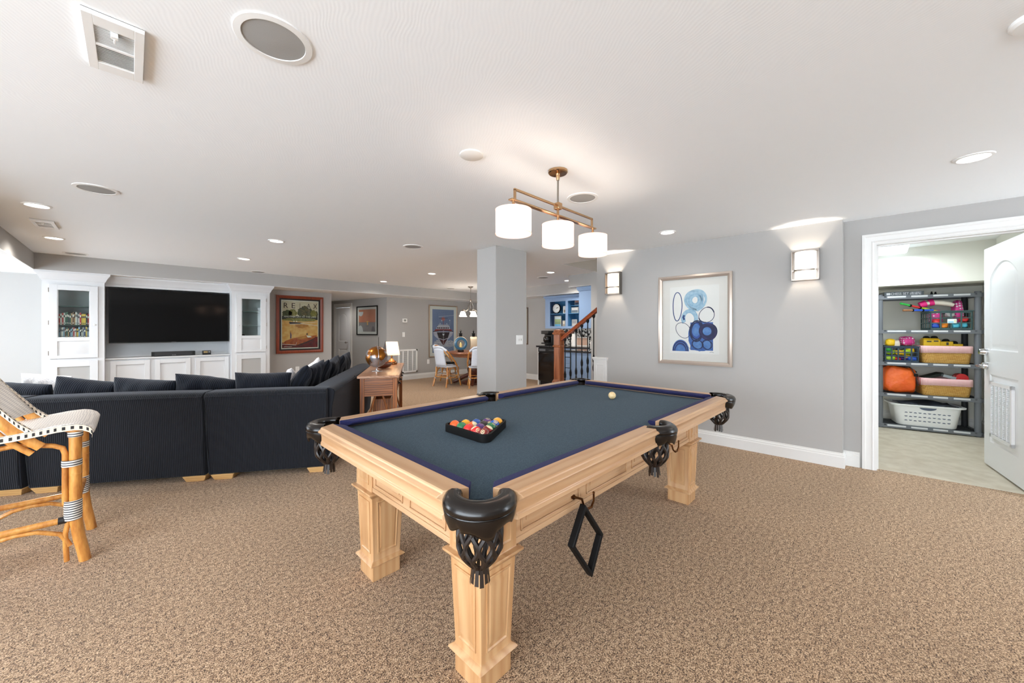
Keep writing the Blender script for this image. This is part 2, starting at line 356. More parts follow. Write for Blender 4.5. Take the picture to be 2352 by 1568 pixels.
# door casing, jamb and threshold of the storage doorway
CP=[(0,0),(.0,.022),(.02,.022),(.026,.018),(.062,.014),(.07,.018),(.078,.013),(.09,.013),(.09,0)]
def casing(mb,a,b,h,m=0):   # local frame x along wall, y into wall; inner edges a,b,h
    w=.092
    def seg(pts):
        n=len(CP); vs=[]
        for (x,z,ox,oz) in pts:
            for o,d in CP: vs.append((x+ox*(w-o),-d,z+oz*(w-o)))
        fs=[]
        for i in range(len(pts)-1):
            for j in range(n-1): fs.append((i*n+j,i*n+j+1,(i+1)*n+j+1,(i+1)*n+j))
        mb.add(vs,fs,m)
    seg([(a,0,-1,0),(a,h,-1,1),(b,h,1,1),(b,0,1,0)])
mb=MB(); mb.at((DR.x,DR.y,0),RZD); casing(mb,s0+.012,s1-.012,HD-.012)
mb.box(s0,s0+.018,-.004,.115,0,HD-.012); mb.box(s1-.018,s1,-.004,.115,0,HD-.012); mb.box(s0,s1,-.004,.115,HD-.018,HD); mb.box(s0+.018,s0+.03,.045,.075,0,HD-.018); mb.box(s0+.018,s1-.018,.045,.075,HD-.03,HD-.018)
struct(mb,'trim_doorway',TRIM,ang=20)
# white wainscot return at the end of the right wall
mb=MB(); mb.at((AR.x,AR.y,0),RZR); mb.box(-.035,.155,-.03,.11,0,.85); mb.box(-.05,.17,-.045,.115,.868,.89); mb.box(-.042,.162,-.037,.112,.85,.868)
for a,b,c,d in((.0,.012,.12,.8),(.105,.117,.12,.8),(.0,.117,.12,.135),(.0,.117,.785,.8)): mb.box(a,b,-.036,-.03,c,d)
struct(mb,'trim_wainscot',TRIM,bev=.002)
# ------------------------------------------------------------------ open storage door
dr=emp('storage_door','white two-panel arched-top door standing open into the storage room','door',(4.835,-.812,0),math.atan2(.11,.88))
W_,Z0,Z1=.81,.014,2.02
DOORM=mat('door_white',(226,227,229),.35)
def panel_face(mb,x0,x1,z0,z1,arch,y,d,m=0):   # recessed moulding ring + raised field
    def outline(k):
        a,b,c,e=x0+k,x1-k,z0+k,z1-k; pts=[(a,c),(b,c)]
        if arch:
            n=14; h=arch
            for i in range(n+1):
                u=i/n; x=b+(a-b)*u; pts.append((x,e-h+h*math.sin(PI*u)**.8))
        else: pts+=[(b,e),(a,e)]
        return pts
    rings=[(0,0),(.012,d*.9),(.022,d),(.03,d*.9),(.05,d*.15),(.06,d*.1)]
    n=len(outline(0)); vs=[]
    for k,dd in rings: vs+=[(p[0],y+dd,p[1]) for p in outline(k)]
    fs=[]
    for r in range(len(rings)-1):
        for i in range(n): fs.append((r*n+i,r*n+(i+1)%n,(r+1)*n+(i+1)%n,(r+1)*n+i))
    fs.append(tuple((len(rings)-1)*n+i for i in range(n))); mb.add(vs,fs,m); return outline(0)
def door_slab(mb,w,z0,z1,panels,th=.035,faces=(1,)):
    # leaf with front face cut into strips around the panels; panels: (x0,x1,z0,z1,arch)
    mb.box(0,w,.012,th,z0,z1)
    xs0,xs1=panels[0][0],panels[0][1]
    mb.box(0,xs0,0,.012,z0,z1); mb.box(xs1,w,0,.012,z0,z1)
    zz=[z0]
    for p in panels: zz+=[p[2],p[3]]
    zz.append(z1)
    for i in range(0,len(zz),2):
        mb.box(xs0,xs1,0,.012,zz[i],zz[i+1])
    for (a,b,c,d,ar) in panels:
        ol=panel_face(mb,a,b,c,d,ar,0,.009)
        if ar:
            top=ol[2:]; mb.add([(p[0],0,p[1]) for p in top]+[(p[0],0,d) for p in top],[(i,i+1,len(top)+i+1,len(top)+i) for i in range(len(top)-1)])
mb=MB(); door_slab(mb,W_,Z0,Z1,[(.13,.68,.24,.86,0),(.13,.68,1.08,1.86,.13)],th=.035)
# visible face looks to +Y side of the leaf: build mirrored so the front is local +y
mb.v=[Vector((v.x,-v.y,v.z)) for v in mb.v]
mb.build('door_leaf',DOORM,dr,ang=25)
mb=MB(); GX0,GX1,GZ0,GZ1=.185,.625,.30,.80
for a,b,c,d in((GX0,GX0+.03,GZ0,GZ1),(GX1-.03,GX1,GZ0,GZ1),(GX0,GX1,GZ0,GZ0+.03),(GX0,GX1,GZ1-.03,GZ1)): mb.box(a,b,0,.018,c,d)
nc=5;cw=(GX1-GX0-.06)/nc
for i in range(1,nc): mb.box(GX0+.03+cw*i-.006,GX0+.03+cw*i+.006,0,.016,GZ0,GZ1)
k=26
for i in range(k):
    z=GZ0+.03+(GZ1-GZ0-.06)*(i+.5)/k; mb.add([(GX0+.02,.016,z-.002),(GX1-.02,.016,z-.002),(GX1-.02,.004,z+.011),(GX0+.02,.004,z+.011),(GX0+.02,.0145,z-.003),(GX1-.02,.0145,z-.003),(GX1-.02,.0025,z+.01),(GX0+.02,.0025,z+.01)],[(0,1,2,3),(4,5,6,7),(0,1,5,4)])
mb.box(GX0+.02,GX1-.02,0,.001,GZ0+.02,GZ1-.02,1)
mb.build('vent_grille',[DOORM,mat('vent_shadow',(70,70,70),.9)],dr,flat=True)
mb=MB(); mb.lathe([(.034,0),(.034,.006),(.027,.03),(.012,.034),(.012,.05),(0,.05)],seg=20); mb.v=[Vector((W_-.062+v.x,v.z,.93+v.y)) for v in mb.v]
mb.tube([(W_-.062,.045,.93),(W_-.05,.056,.93),(W_+.0-.09,.058,.928),(W_-.16,.056,.922),(W_-.185,.05,.925)],[.011,.011,.009,.009,.007],10)
mb.build('lever_handle',CHR,dr)
mb=MB(); mb.lathe([(.033,0),(.033,.006),(.026,.045),(.024,.048),(.0,.048)],seg=20); mb.v=[Vector((W_-.062+v.x,v.z,1.06+v.y)) for v in mb.v]; mb.build('deadbolt',CHR,dr)
mb=MB()
for z in (.25,1.02,1.8): mb.cyl((0,-.0,z-.045),(0,0,z+.045),.007)
mb.build('hinge',NICK,dr)
# hall door seen past the alcove corner
rzh=math.atan2(-THL.y,-THL.x)
d2=emp('hall_door','white arched-panel door in the alcove beside the sunset picture','door',(HA.x+THL.x*hs[2],HA.y+THL.y*hs[2],0),rzh)
wd=hs[2]-hs[3]; mb=MB(); door_slab(mb,wd,.01,1.86,[(wd*.2,wd*.82,.2,.75,0),(wd*.2,wd*.82,.95,1.72,.1)]); mb.v=[Vector((v.x,v.y-.012,v.z)) for v in mb.v]; mb.build("door_leaf",DOORM,d2,ang=25)
mb=MB(); mb.sphere((wd-.07,-.08,.93),.028); mb.cyl((wd-.07,-.08,.93),(wd-.07,-.03,.93),.012); mb.build('door_knob',NICK,d2)
mb=MB(); mb.at((d2.location.x,d2.location.y,0),rzh); casing(mb,-.01,wd+.01,1.88); struct(mb,'trim_hall_door',TRIM,ang=20)
# ------------------------------------------------------------------ ceiling fittings
def ceil_pt(px,py): return onZ(px,py,CEIL)
cans=[((85,471),'recessed ceiling light between the far-left speaker and the small ceiling vent'),((124,546),'recessed ceiling light just beyond the small ceiling vent'),
((635,553),'recessed ceiling light nearer of the two above the middle of the sofa'),((561,594),'recessed ceiling light in front of the television'),
((1533,533),'recessed ceiling light near the inner wall sconce'),((2236,361),'large-looking recessed ceiling light in front of the storage doorway'),
((992,628),'recessed ceiling light just left of the grey pillar'),((881,646),'recessed ceiling light near the soffit above the thermostat'),
((1265,625),'recessed ceiling light just right of the grey pillar'),((1304,644),'small recessed light by the bar bulkhead')]
mb=MB(); mb.lathe([(.082,0),(.080,-.006),(.066,-.008),(.063,-.003),(.060,0)],seg=32); 
can0=None
for i,(p,l) in enumerate(cans):
    x,y=ceil_pt(*p)
    if not can0:
        can0=emp('recessed_downlight',l,'ceiling light',(x,y,CEIL),0,'recessed lights in the ceiling'); mb.build('trim_ring',WHITE,can0)
        m2=MB(); m2.lathe([(.062,-.002),(.0,-.004)],seg=28); m2.build('lens',LED,can0)
    else: copytree(can0,(x,y,CEIL),0,l)
    light('can_or_fill_beam','SPOT',(x,y,CEIL-.02),CANW*(5.4 if y>3.5 else 1.6),col=(255,249,241),size=.06,rot=(0,0,0),spot=160,blend=.9)
spk=[((630,91),'large round ceiling speaker overhead beside the slatted vent'),((222,434),'round ceiling speaker at far left above the sofa'),((174,582),'round ceiling speaker by the corner of the soffit, above the bookcase'),
((593,624),'round ceiling speaker close to the soffit right of the television'),((949,566),'round ceiling speaker above the console table with the globe'),((1338,454),'round ceiling speaker behind the brass pendant light'),
((1248,637),'round ceiling speaker by the bar, right of the pillar'),((1035,662),'round ceiling speaker by the chandelier over the dining table')]
s0_=None
for p,l in spk:
    x,y=ceil_pt(*p)
    if not s0_:
        s0_=emp('ceiling_speaker',l,'speaker',(x,y,CEIL),0,'round speakers in the ceiling')
        m1=MB(); m1.lathe([(.118,0),(.117,-.005),(.096,-.007),(.094,0)],seg=48); m1.build('rim',WHITE,s0_); m2=MB(); m2.lathe([(.095,-.004),(.05,-.006),(0,-.007)],seg=40); m2.build('grille',SPKC,s0_)
    else: copytree(s0_,(x,y,CEIL),0,l)
x,y=ceil_pt(1083,355); m=MB(); m.lathe([(.068,0),(.068,-.006),(.064,-.009),(0,-.009)],seg=40); tag(m.build('ceiling_cover_plate',mat('plate_offwhite',(222,221,217),.5),loc=(x,y,CEIL)),'plain white round cover plate on the ceiling left of the pendant','cover plate')
x,y=ceil_pt(2385,40); m=MB(); m.lathe([(.06,0),(.06,-.012),(.052,-.02),(0,-.022)],seg=36); tag(m.build('smoke_detector',WHITE,loc=(x,y,CEIL)),'white round detector cut off by the top right edge, on the ceiling','smoke detector')
def vent(loc,label,first=None):
    if first: return copytree(first,loc,0,label)
    r=emp('ceiling_vent',label,'vent',loc,0,'ceiling air vents'); a,b=.072,.178
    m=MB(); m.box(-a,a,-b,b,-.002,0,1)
    gx,g0,g1=.047,-.122,.120
    for q in((-a,-gx,-b,b),(gx,a,-b,b),(-gx,gx,-b,g0),(-gx,gx,g1,b)): m.box(q[0],q[1],q[2],q[3],-.016,-.001)
    m.box(-gx,gx,-.012,.0,-.016,-.001)
    m.build('frame',[WHITE,VENTDK],r,bev=.003)
    m=MB()
    for i in range(11):
        y=g0+.006+i*.0098; m.add([(-gx,y,-.014),(gx,y,-.014),(gx,y+.003,-.004),(-gx,y+.003,-.004),(-gx,y+.0018,-.014),(gx,y+.0018,-.014),(gx,y+.0048,-.004),(-gx,y+.0048,-.004)],[(0,1,2,3),(4,5,6,7),(0,1,5,4),(2,3,7,6)])
        y=.004+i*.0104; m.add([(-gx,y,-.014),(gx,y,-.014),(gx,y+.0085,-.005),(-gx,y+.0085,-.005),(-gx,y+.0015,-.0142),(gx,y+.0015,-.0142),(gx,y+.010,-.006),(-gx,y+.010,-.006)],[(0,1,2,3),(4,5,6,7),(0,1,5,4),(2,3,7,6)])
    m.build('slats',WHITE,r,flat=True)
    m=MB(); m.box(-.009,.009,g0+.004,g0+.022,-.03,-.012); m.box(-.003,.003,g0+.018,g0+.045,-.032,-.024); m.build('lever',WHITE,r,bev=.001)
    return r
v0=vent((-.044,1.945,CEIL),'white slatted ceiling vent with a lever, upper left near the large speaker')
x,y=ceil_pt(103,513); vent((x,y,CEIL),'small white ceiling vent between two recessed lights at far left',v0)
light('stairwell_fill','POINT',(5.15,2.0,3.9),40,size=.1)  # unseen point light added to lift the dark ceiling opening
light('hall_fill','SPOT',(3.6,9.7,SOF-.02),16,size=.06,rot=(0,0,0),spot=160,blend=.9,col=(255,249,241))  # spot without a fitting, added to brighten the hall
# ------------------------------------------------------------------ pendant over the pool table
px,py=1.896,1.455
pd=emp('pendant_light','brass linear pendant with three white drum shades over the pool table','pendant light',(px,py,0))
m=MB(); m.lathe([(.062,CEIL),(.062,CEIL-.012),(.056,CEIL-.018),(.014,CEIL-.02),(.012,CEIL-.045),(.009,CEIL-.06),(0,CEIL-.06)],seg=32); m.build('canopy',BRASS,pd)
m=MB(); m.cyl((0,0,CEIL-.05),(0,0,2.06),.006); m.build('rod',NICK,pd)
m=MB(); m.cbox((0,0,2.05),(.04,.04,.04)); m.build('junction_block',BRASS,pd,bev=.002)
m=MB(); b=.006
m.box(-.40,.40,-b,b,2.052-b,2.052+b); m.box(-.43,.43,-.016,.016,1.985,1.993)
for x in (-.394,.394): m.box(x-b,x+b,-b,b,1.99,2.052)
m.box(-b,b,-b,b,1.99,2.04); m.build('crossbar',BRASS,pd,bev=.001)
SHD=shade('drum_shade_fabric',(250,228,216),.45,.2); BULB=emitm('bulb_glow',(255,236,214),14)
for x in (-.405,0,.405):
    m=MB(); m.cyl((x,0,1.985),(x,0,1.955),.008); m.lathe([(.008,1.962),(.012,1.955),(.02,1.938),(.014,1.932),(.0,1.932)],c=(x,0,0),seg=16); st=m.build('stem',BRASS,pd)
    m=MB(); m.lathe([(.098,1.935),(.1,1.933),(.1,1.80),(.098,1.798)],c=(x,0,0),seg=40,cap=False); sh=m.build('shade',SHD,pd)
    m=MB(); m.lathe([(.099,1.934),(.102,1.934),(.102,1.930),(.099,1.930)],c=(x,0,0),seg=40,cap=False); m.build('shade_ring',SHD,sh); m=MB(); m.lathe([(.099,1.802),(.102,1.802),(.102,1.797),(.099,1.797)],c=(x,0,0),seg=40,cap=False)
    m.v=m.v[:]; m2=MB()
    for a in (0,2.09,4.19): m2.cyl((x,0,1.932),(x+.098*math.cos(a),.098*math.sin(a),1.932),.0015,seg=6)
    m2.build('shade_spider',NICK,sh); m.build('shade_ring',SHD,sh)
    m=MB(); m.lathe([(.097,1.812),(0,1.812)],c=(x,0,0),seg=36); m.build('diffuser',shade('diffuser_disc',(255,246,236),.6,1.1),pd)
    m=MB(); m.sphere((x,0,1.885),(.028,.028,.036)); m.cyl((x,0,1.915),(x,0,1.934),.013); m.build('bulb',BULB,pd)
    light('pendant_bulb','POINT',(px+x,py,1.87),3.6,(255,240,222),.035)
# ------------------------------------------------------------------ sconces
SCG=shade('sconce_glass',(255,238,220),.08,.75)
def sconce(pxa,pxb,pya,pyb,label):
    sa,za=onW(pxa,pya,AR,TR); sb,zb=onW(pxb,pyb,AR,TR); s_=(sa+sb)/2
    p=AR+TR*s_; r=emp('wall_sconce',label,'wall sconce',(p.x,p.y,0),RZR,'sconces on the right wall'); zt,zb_=1.60,1.315
    zt=(za if True else 0); w=.105; h=.29; z0=zt-h
    m=MB(); m.box(-w,w,-.006,0,z0,zt); m.build('back_plate',NICK,r,bev=.002)
    m=MB()
    for x in (-w,w-.008): m.box(x,x+.008,-.075,-.004,z0,zt)
    for z in (z0,):
        m.box(-w,w,-.075,-.068,z,z+.014)
    m.box(-w,w,-.075,-.068,zt-.016,zt)
    pts=[(-w+.004,-.072)]+[(-.085*math.cos(PI*i/12),-.07-.035*math.sin(PI*i/12)) for i in range(13)]+[(w-.004,-.072)]
    for i in range(len(pts)-1):
        a,b=pts[i],pts[i+1]; m.add([(a[0],a[1]-.004,z0+.085),(b[0],b[1]-.004,z0+.085),(b[0],b[1]-.004,z0+.1),(a[0],a[1]-.004,z0+.1),(a[0],a[1],z0+.085),(b[0],b[1],z0+.085),(b[0],b[1],z0+.1),(a[0],a[1],z0+.1)],[(0,1,2,3),(4,5,6,7),(0,1,5,4),(2,3,7,6)])
    m.build('frame',NICK,r)
    m=MB(); m.grid(lambda u,v:(-.082*math.cos(PI*u),-.012-.085*math.sin(PI*u)**.8,z0+.012+(h-.03)*v),21,2); m.build('glass_shade',SCG,r)
    m=MB(); m.cyl((0,-.045,z0+.1),(0,-.045,z0+.2),.016); m.build('bulb',emitm('sconce_bulb',(255,240,220),10),r)
    q=p-NR*.045
    light('sconce_bulb','POINT',(q.x,q.y,z0+.17),45,(255,240,222),.02)
    return r
sconce(1398,1426,628,664,'nickel half-round glass wall sconce left of the framed abstract print')
sconce(1825,1877,578,634,'nickel half-round glass wall sconce right of the framed abstract print')
# storage-room ceiling fixture
x,y=6.1,-.12
sl=emp('ceiling_fixture','white rectangular fluorescent fixture on the storage room ceiling','ceiling light',(x,y,CEIL)); m=MB(); m.box(-.6,.55,-.13,.13,-.075,-.02); m.build('diffuser',emitm('fluorescent_diffuser',(226,244,255),2.2),sl,bev=.02); m=MB(); m.box(-.61,.56,-.14,.14,-.02,0); m.build('housing',WHITE,sl)
light('storage_light','AREA',(x-.02,y,CEIL-.1),15,(240,250,255),1.1,sy=.25)
# wall plates
def plate(name,label,cat,loc,rz,kind):
    r=emp(name,label,cat,loc,rz); m=MB(); 
    w,h=(.035,.058) if kind!='double' else (.06,.058)
    m.box(-w,w,-.006,0,-h,h); m.build('plate',WHITE,r,bev=.002); m=MB()
    if kind=='switch': m.box(-.012,.012,-.011,-.005,-.03,.03); m.build('rocker',WHITE,r,bev=.002)
    elif kind=='double':
        for x in (-.022,.022): m.box(x-.006,x+.006,-.018,-.005,-.012,.012)
        m.build('toggle',mat('toggle_grey',(190,188,184),.4),r,bev=.002)
    else:
        for z in (-.022,.022): m.box(-.014,.014,-.009,-.005,z-.013,z+.013); m.box(-.006,-.004,-.0095,-.008,z-.004,z+.006,1); m.box(.004,.006,-.0095,-.008,z-.004,z+.006,1)
        m.build('socket',[WHITE,BLK],r,bev=.001)
    return r
x,z=onY(1193,780,3.262); plate('light_switch','white double toggle switch plate on the grey pillar','light switch',(x,3.262,z),0,'double')
x,z=onY(927,768,YW); plate('light_switch','white rocker switch below the thermostat','light switch',(x,YW,z),0,'switch')
x,z=onY(983.5,830,YW); plate('wall_outlet','white outlet low on the wall left of the boat picture','outlet',(x,YW,z),0,'outlet')
x,z=onY(683,848,YW); plate('wall_outlet','white outlet on the wall below the lake poster','outlet',(x,YW,z),0,'outlet')
x,z=onY(929,736,YW); th=emp('thermostat','small white thermostat with a grey screen on the far wall','thermostat',(x,YW,z)); m=MB(); m.box(-.065,.065,-.028,0,-.05,.05); m.build('case',WHITE,th,bev=.008); m=MB(); m.box(-.055,.055,-.001,.003,-.04,.04); m.build('mounting_plate',WHITE,th); m=MB(); m.box(-.03,.03,-.031,-.027,-.022,.03); m.build('screen',mat('lcd_grey',(120,124,118),.3),th)
xa,za=onY(914,803,YW); xb,zb=onY(958,853,YW)
gr=emp('return_air_grille','large white return-air grille low on the wall right of the console table','air grille',((xa+xb)/2,YW,(za+zb)/2)); w,h=(xb-xa)/2,(za-zb)/2
m=MB()
for q in((-w,w,h-.04,h),(-w,w,-h,-h+.04),(-w,-w+.04,-h,h),(w-.04,w,-h,h)): m.box(q[0],q[1],-.02,0,q[2],q[3])
for i in range(1,4): x=-w+2*w*i/4; m.box(x-.012,x+.012,-.018,0,-h,h)
m.build('frame',WHITE,gr,bev=.003); m=MB(); m.box(-w+.01,w-.01,-.002,-.001,-h+.01,h-.01,1)
for i in range(26): z=-h+.045+(2*h-.09)*i/25; m.add([(-w+.03,-.016,z),(w-.03,-.016,z),(w-.03,-.004,z+.014),(-w+.03,-.004,z+.014)],[(0,1,2,3)])
m.build('louvres',[mat('louvre_grey',(205,205,204),.5),mat('grille_shadow',(110,110,110),.9)],gr,flat=True)
# ================================================================== POOL TABLE
ASH=[wood('ash_x',(199,161,123),(180,138,98),0),wood('ash_y',(199,161,123),(180,138,98),1),wood('ash_z',(198,158,114),(176,129,84),2)]
FELT=mat('bed_cloth',(70,88,100),.95,spec=.05,var=((54,69,82),260),sheen=.05,bump=(900,.15,.001))
CLOTH_SHADED=mat('cushion_cloth_shaded',(48,49,90),.95,spec=.05,var=((38,39,76),300),sheen=.05,bump=(900,.15,.001))  # same cloth as the bed, its darker purple shading put into the colour
LEA=mat('black_leather',(17,11,8),.26,spec=.4,coat=.12,bump=(120,.06,.002))
LEAB=mat('brown_black_leather',(30,20,15),.4,spec=.5)
BRZ=mat('hook_bronze',(92,56,30),.3,1)
TX,TY=1.896,1.4636; HX,HYT=1.167,.612; ZR=.777; ZB=.733
tb=emp('pool_table','light ash wood pool table with slate blue cloth and black leather pockets','pool table',(TX,TY,0))
# bed with pocket cut-outs
def arc(cx,cy,r,a0,a1,n=10): return [(cx+r*math.cos(R(a0+(a1-a0)*i/n)),cy+r*math.sin(R(a0+(a1-a0)*i/n))) for i in range(n+1)]
pr=.058; bx,by=HX+.0,HYT+.0
poly=arc(-bx,-by,pr,90,0)[::1]+arc(0,-by-.02,pr,160,20)+arc(bx,-by,pr,180,90)+arc(bx,by,pr,270,180)+arc(0,by+.02,pr,-20,-160)+arc(-bx,by,pr,0,-90)
m=MB(); m.prism(poly,ZB-.03,ZB); m.build('bed',FELT,tb,flat=True)
m=MB(); m.box(-HX-.02,HX+.02,-HYT-.02,HYT+.02,.66,ZB-.031); 
# keep the sub-frame clear of the pockets
m=MB(); m.box(-HX+.09,HX-.09,-HYT+.07,HYT-.07,.66,ZB-.031); m.build('slate_frame',ASH[0],tb)
RP=[(0,.777),(.068,.777),(.073,.7735),(.074,.769),(.082,.766),(.088,.7595),(.088,.7555),(.079,.751),(.071,.742),(.068,.728),(.068,.709),(.073,.704),(.073,.688),(.0,.688)]
CU=[(.0,.775),(-.040,.772),(-.048,.768),(-.05,.763),(-.046,.756),(-.02,.74),(0,.737)]
def railpiece(a,b,axis,side,ea,eb):
    # a,b along rail axis ; side = +-1 outward ; ea/eb 'c' corner or 's' side pocket ends
    base=HYT if axis==0 else HX
    def endoff(o,kind):
        if kind=='c': return .052+(.52*o if o>0 else -1.0*o)
        return .062+(.22*max(o-.02,0) if o>0 else -.35*o)
    def mk(prof,mt,name,par):
        mm=MB(); n=len(prof); vs=[]
        for e,sgn,k in((a,1,ea),(b,-1,eb)):
            for o,z in prof:
                s=e+sgn*endoff(o,k); q=side*(base+o); vs.append((s,q,z) if axis==0 else (q,s,z))
        fs=[(j,(j+1)%n,n+(j+1)%n,n+j) for j in range(n)]+[tuple(range(n)),tuple(range(n,2*n))]
        mm.add(vs,fs); return mm.build(name,mt,par,bev=.0015 if mt in ASH else .003,seg=2,ang=30)
    rl=mk(RP,ASH[axis],'rail',tb); mk(CU,CLOTH_SHADED,'cushion',rl)
    # inlaid sights
for sd in(-1,1):
    railpiece(-HX,0,0,sd,'c','s'); railpiece(0,HX,0,sd,'s','c'); railpiece(-HYT,HYT,1,sd,'c','c')
# apron frame with raised-panel mouldings
LXO,LYO=.981,.412
AX,AY=1.062,.492
def apron(axis,sd):
    m=MB()
    L=(LXO-.089) if axis==0 else (LYO-.089); q=AY if axis==0 else AX
    def B(s0,s1,d0,d1,z0,z1):
        lo,hi=sorted((sd*(q+d0),sd*(q+d1)))
        if axis==0: m.box(s0,s1,lo,hi,z0,z1)
        else: m.box(lo,hi,s0,s1,z0,z1)
    B(-L,L,-.03,0,.462,.69)
    np_=4 if axis==0 else 2
    for i in range(np_):
        a=-L+2*L*i/np_+.03; b=-L+2*L*(i+1)/np_-.03
        B(a,b,0,.006,.50,.506); B(a,b,0,.006,.664,.67); B(a,a+.006,0,.006,.50,.67); B(b-.006,b,0,.006,.50,.67)
        B(a+.03,b-.03,0,.005,.53,.64)
    B(-L,L,0,.004,.462,.485)
    m.build('apron',ASH[axis],tb,bev=.002)
for sd in(-1,1): apron(0,sd); apron(1,sd)
def leg(cx,cy):
    m=MB(); m.at((cx,cy,0))
    def sq(z,h): return [(-h,-h,z),(h,-h,z),(h,h,z),(-h,h,z)]
    lv=[(0,.0735),(.081,.0735),(.084,.09),(.088,.094),(.096,.088),(.104,.076),(.110,.0735),(.425,.0855),(.430,.092),(.437,.096),(.447,.108),(.456,.108),(.460,.09),(.463,.0885),(.69,.0885)]
    vs=[];fs=[]
    for z,h in lv: vs+=sq(z,h)
    for i in range(len(lv)-1):
        for k in range(4): fs.append((i*4+k,i*4+(k+1)%4,(i+1)*4+(k+1)%4,(i+1)*4+k))
    fs.append((3,2,1,0)); m.add(vs,fs)
    lg=m.build('leg',ASH[2],tb,bev=.002,ang=25)
    # fielded panels on the four faces (follow the taper)
    m=MB()
    for k in range(4):
        for (za,zb,in_,up) in((.135,.405,.026,0),(.49,.665,.03,1)):
            def W(z): return (.0735+(z-.11)/(.315)*.012) if not up else .0885
            def P(x,z,d):
                h=W(z); v=Matrix.Rotation(k*PI/2,4,'Z')@Vector((x*(h-in_),-h-d,z)); return (cx+v.x,cy+v.y,z)
            rings=[(1,0,-.001),(1,0,.004),(.94,.006,.0045),(.88,.011,.001),(.80,.02,.001),(.70,.034,.005)]
            vs=[];fs=[]
            for kx,dz,dd in rings: vs+=[P(-kx,za+dz,dd),P(kx,za+dz,dd),P(kx,zb-dz,dd),P(-kx,zb-dz,dd)]
            for i in range(len(rings)-1):
                for j in range(4): fs.append((i*4+j,i*4+(j+1)%4,(i+1)*4+(j+1)%4,(i+1)*4+j))
            b=(len(rings)-1)*4; fs.append((b,b+1,b+2,b+3)); m.add(vs,fs)
    m.build('raised_panel',ASH[2],lg,ang=20)
for sx in(-1,1):
    for sy in(-1,1): leg(sx*LXO,sy*LYO)
# pockets
def pocket(cx,cy,ang,half,corner=True):
    # ang: outward direction; half: half opening of the leather around it
    pk=MB(); n=28
    prof=[(.056,.745),(.056,.772),(.060,.780),(.070,.7835),(.088,.782),(.102,.774),(.109,.762),(.110,.752),(.106,.746)]
    def fn(u,v):
        a=ang+R(-half+2*half*u); k=v*(len(prof)-1); i=min(int(k),len(prof)-2); f=k-i
        r=prof[i][0]*(1-f)+prof[i+1][0]*f; z=prof[i][1]*(1-f)+prof[i+1][1]*f
        return (cx+r*math.cos(a),cy+r*math.sin(a),z)
    pk.grid(fn,n,len(prof))
    def sk(u,v):
        a=ang+R(-half*.97+2*half*.97*u); e=abs(u-.5)*2
        zb=.712-.014*e+.010*math.cos(u*2*PI*2.5)-(.016 if .35<u<.65 else 0)
        r=.1065+.004*math.sin(PI*v)-.012*v
        return (cx+r*math.cos(a),cy+r*math.sin(a),.750+(zb-.750)*v)
    pk.grid(sk,n+12,6)
    p=pk.build('pocket',LEA,tb,solid=.004,ang=60)
    m=MB()   # stitched welt lines
    m.tube([(cx+.0785*math.cos(ang+R(t)),cy+.0785*math.sin(ang+R(t)),.784) for t in range(int(-half)+4,int(half)-3,5)],.0012,6)
    m.tube([(cx+.108*math.cos(ang+R(t)),cy+.108*math.sin(ang+R(t)),.742) for t in range(int(-half)+4,int(half)-3,5)],.002,6)
    m.build('stitching',LEA,p)
    m=MB(); m.lathe([(.056,.772),(.0565,.735),(.058,.70)],c=(cx,cy,0),seg=24,cap=False,a0=ang-R(half),a1=ang+R(half)); m.lathe([(.0575,.715),(.058,.69)],c=(cx,cy,0),seg=28,cap=False); m.build('liner',LEAB,p)
    m=MB()   # laced leather net
    def rz(t):  # t 0 top..1 bottom
        z=.715-.150*t; r=.060+.006*math.sin(PI*min(t*1.1,1))-.034*max(0,(t-.62)/.38)**1.6; return r,z
    N=10
    for k in range(N):
        for d in(-1,1):
            pts=[]; 
            for i in range(13):
                t=i/12; r,z=rz(t); wob=.5*math.sin(t*PI*3)*.36; a=2*PI*k/N+d*(wob+.0)+ (.35 if d>0 else 0)
                pts.append((cx+r*math.cos(a),cy+r*math.sin(a),z))
            m.tube(pts,[.0062]*13,6,sx=1.25)
    m.torus((cx,cy,.70),.058,.006,28,8); m.torus((cx,cy,.566),.024,.006,20,8)
    for k in range(12):
        a=2*PI*k/12; ca,sa=math.cos(a),math.sin(a); m.add([(cx+.024*ca-.005*sa,cy+.024*sa+.005*ca,.568),(cx+.024*ca+.005*sa,cy+.024*sa-.005*ca,.568),(cx+.030*ca+.0065*sa,cy+.030*sa-.0065*ca,.518-.004*(k%3)),(cx+.030*ca-.0065*sa,cy+.030*sa+.0065*ca,.518-.004*(k%3))],[(0,1,2,3)])
    m.build('net',LEAB,p)
for sx in(-1,1):
    for sy in(-1,1): pocket(sx*(HX+.0),sy*(HYT+.0),math.atan2(sy,sx),100)
for sy in(-1,1): pocket(0,sy*(HYT+.022),sy*PI/2,88,False)
# rack hooks on the long apron
def hook(px):
    x,z=onY(px[0],px[1],TY-AY); x-=TX; y=-AY
    m=MB(); m.cyl((x,y,z),(x,y-.008,z),.011); m.tube([(x,y-.006,z),(x+.012,y-.02,z-.004),(x+.03,y-.03,z-.012),(x+.04,y-.034,z-.045),(x+.06,y-.04,z-.062),(x+.085,y-.044,z-.06),(x+.10,y-.046,z-.035),(x+.10,y-.046,z-.005)],[.006,.005,.005,.005,.0055,.0055,.005,.0045],8); m.sphere((x+.10,y-.046,z),.006,8,6); m.build('rack_hook',BRZ,tb)
hook((1315,1140)); hook((1528,1017))
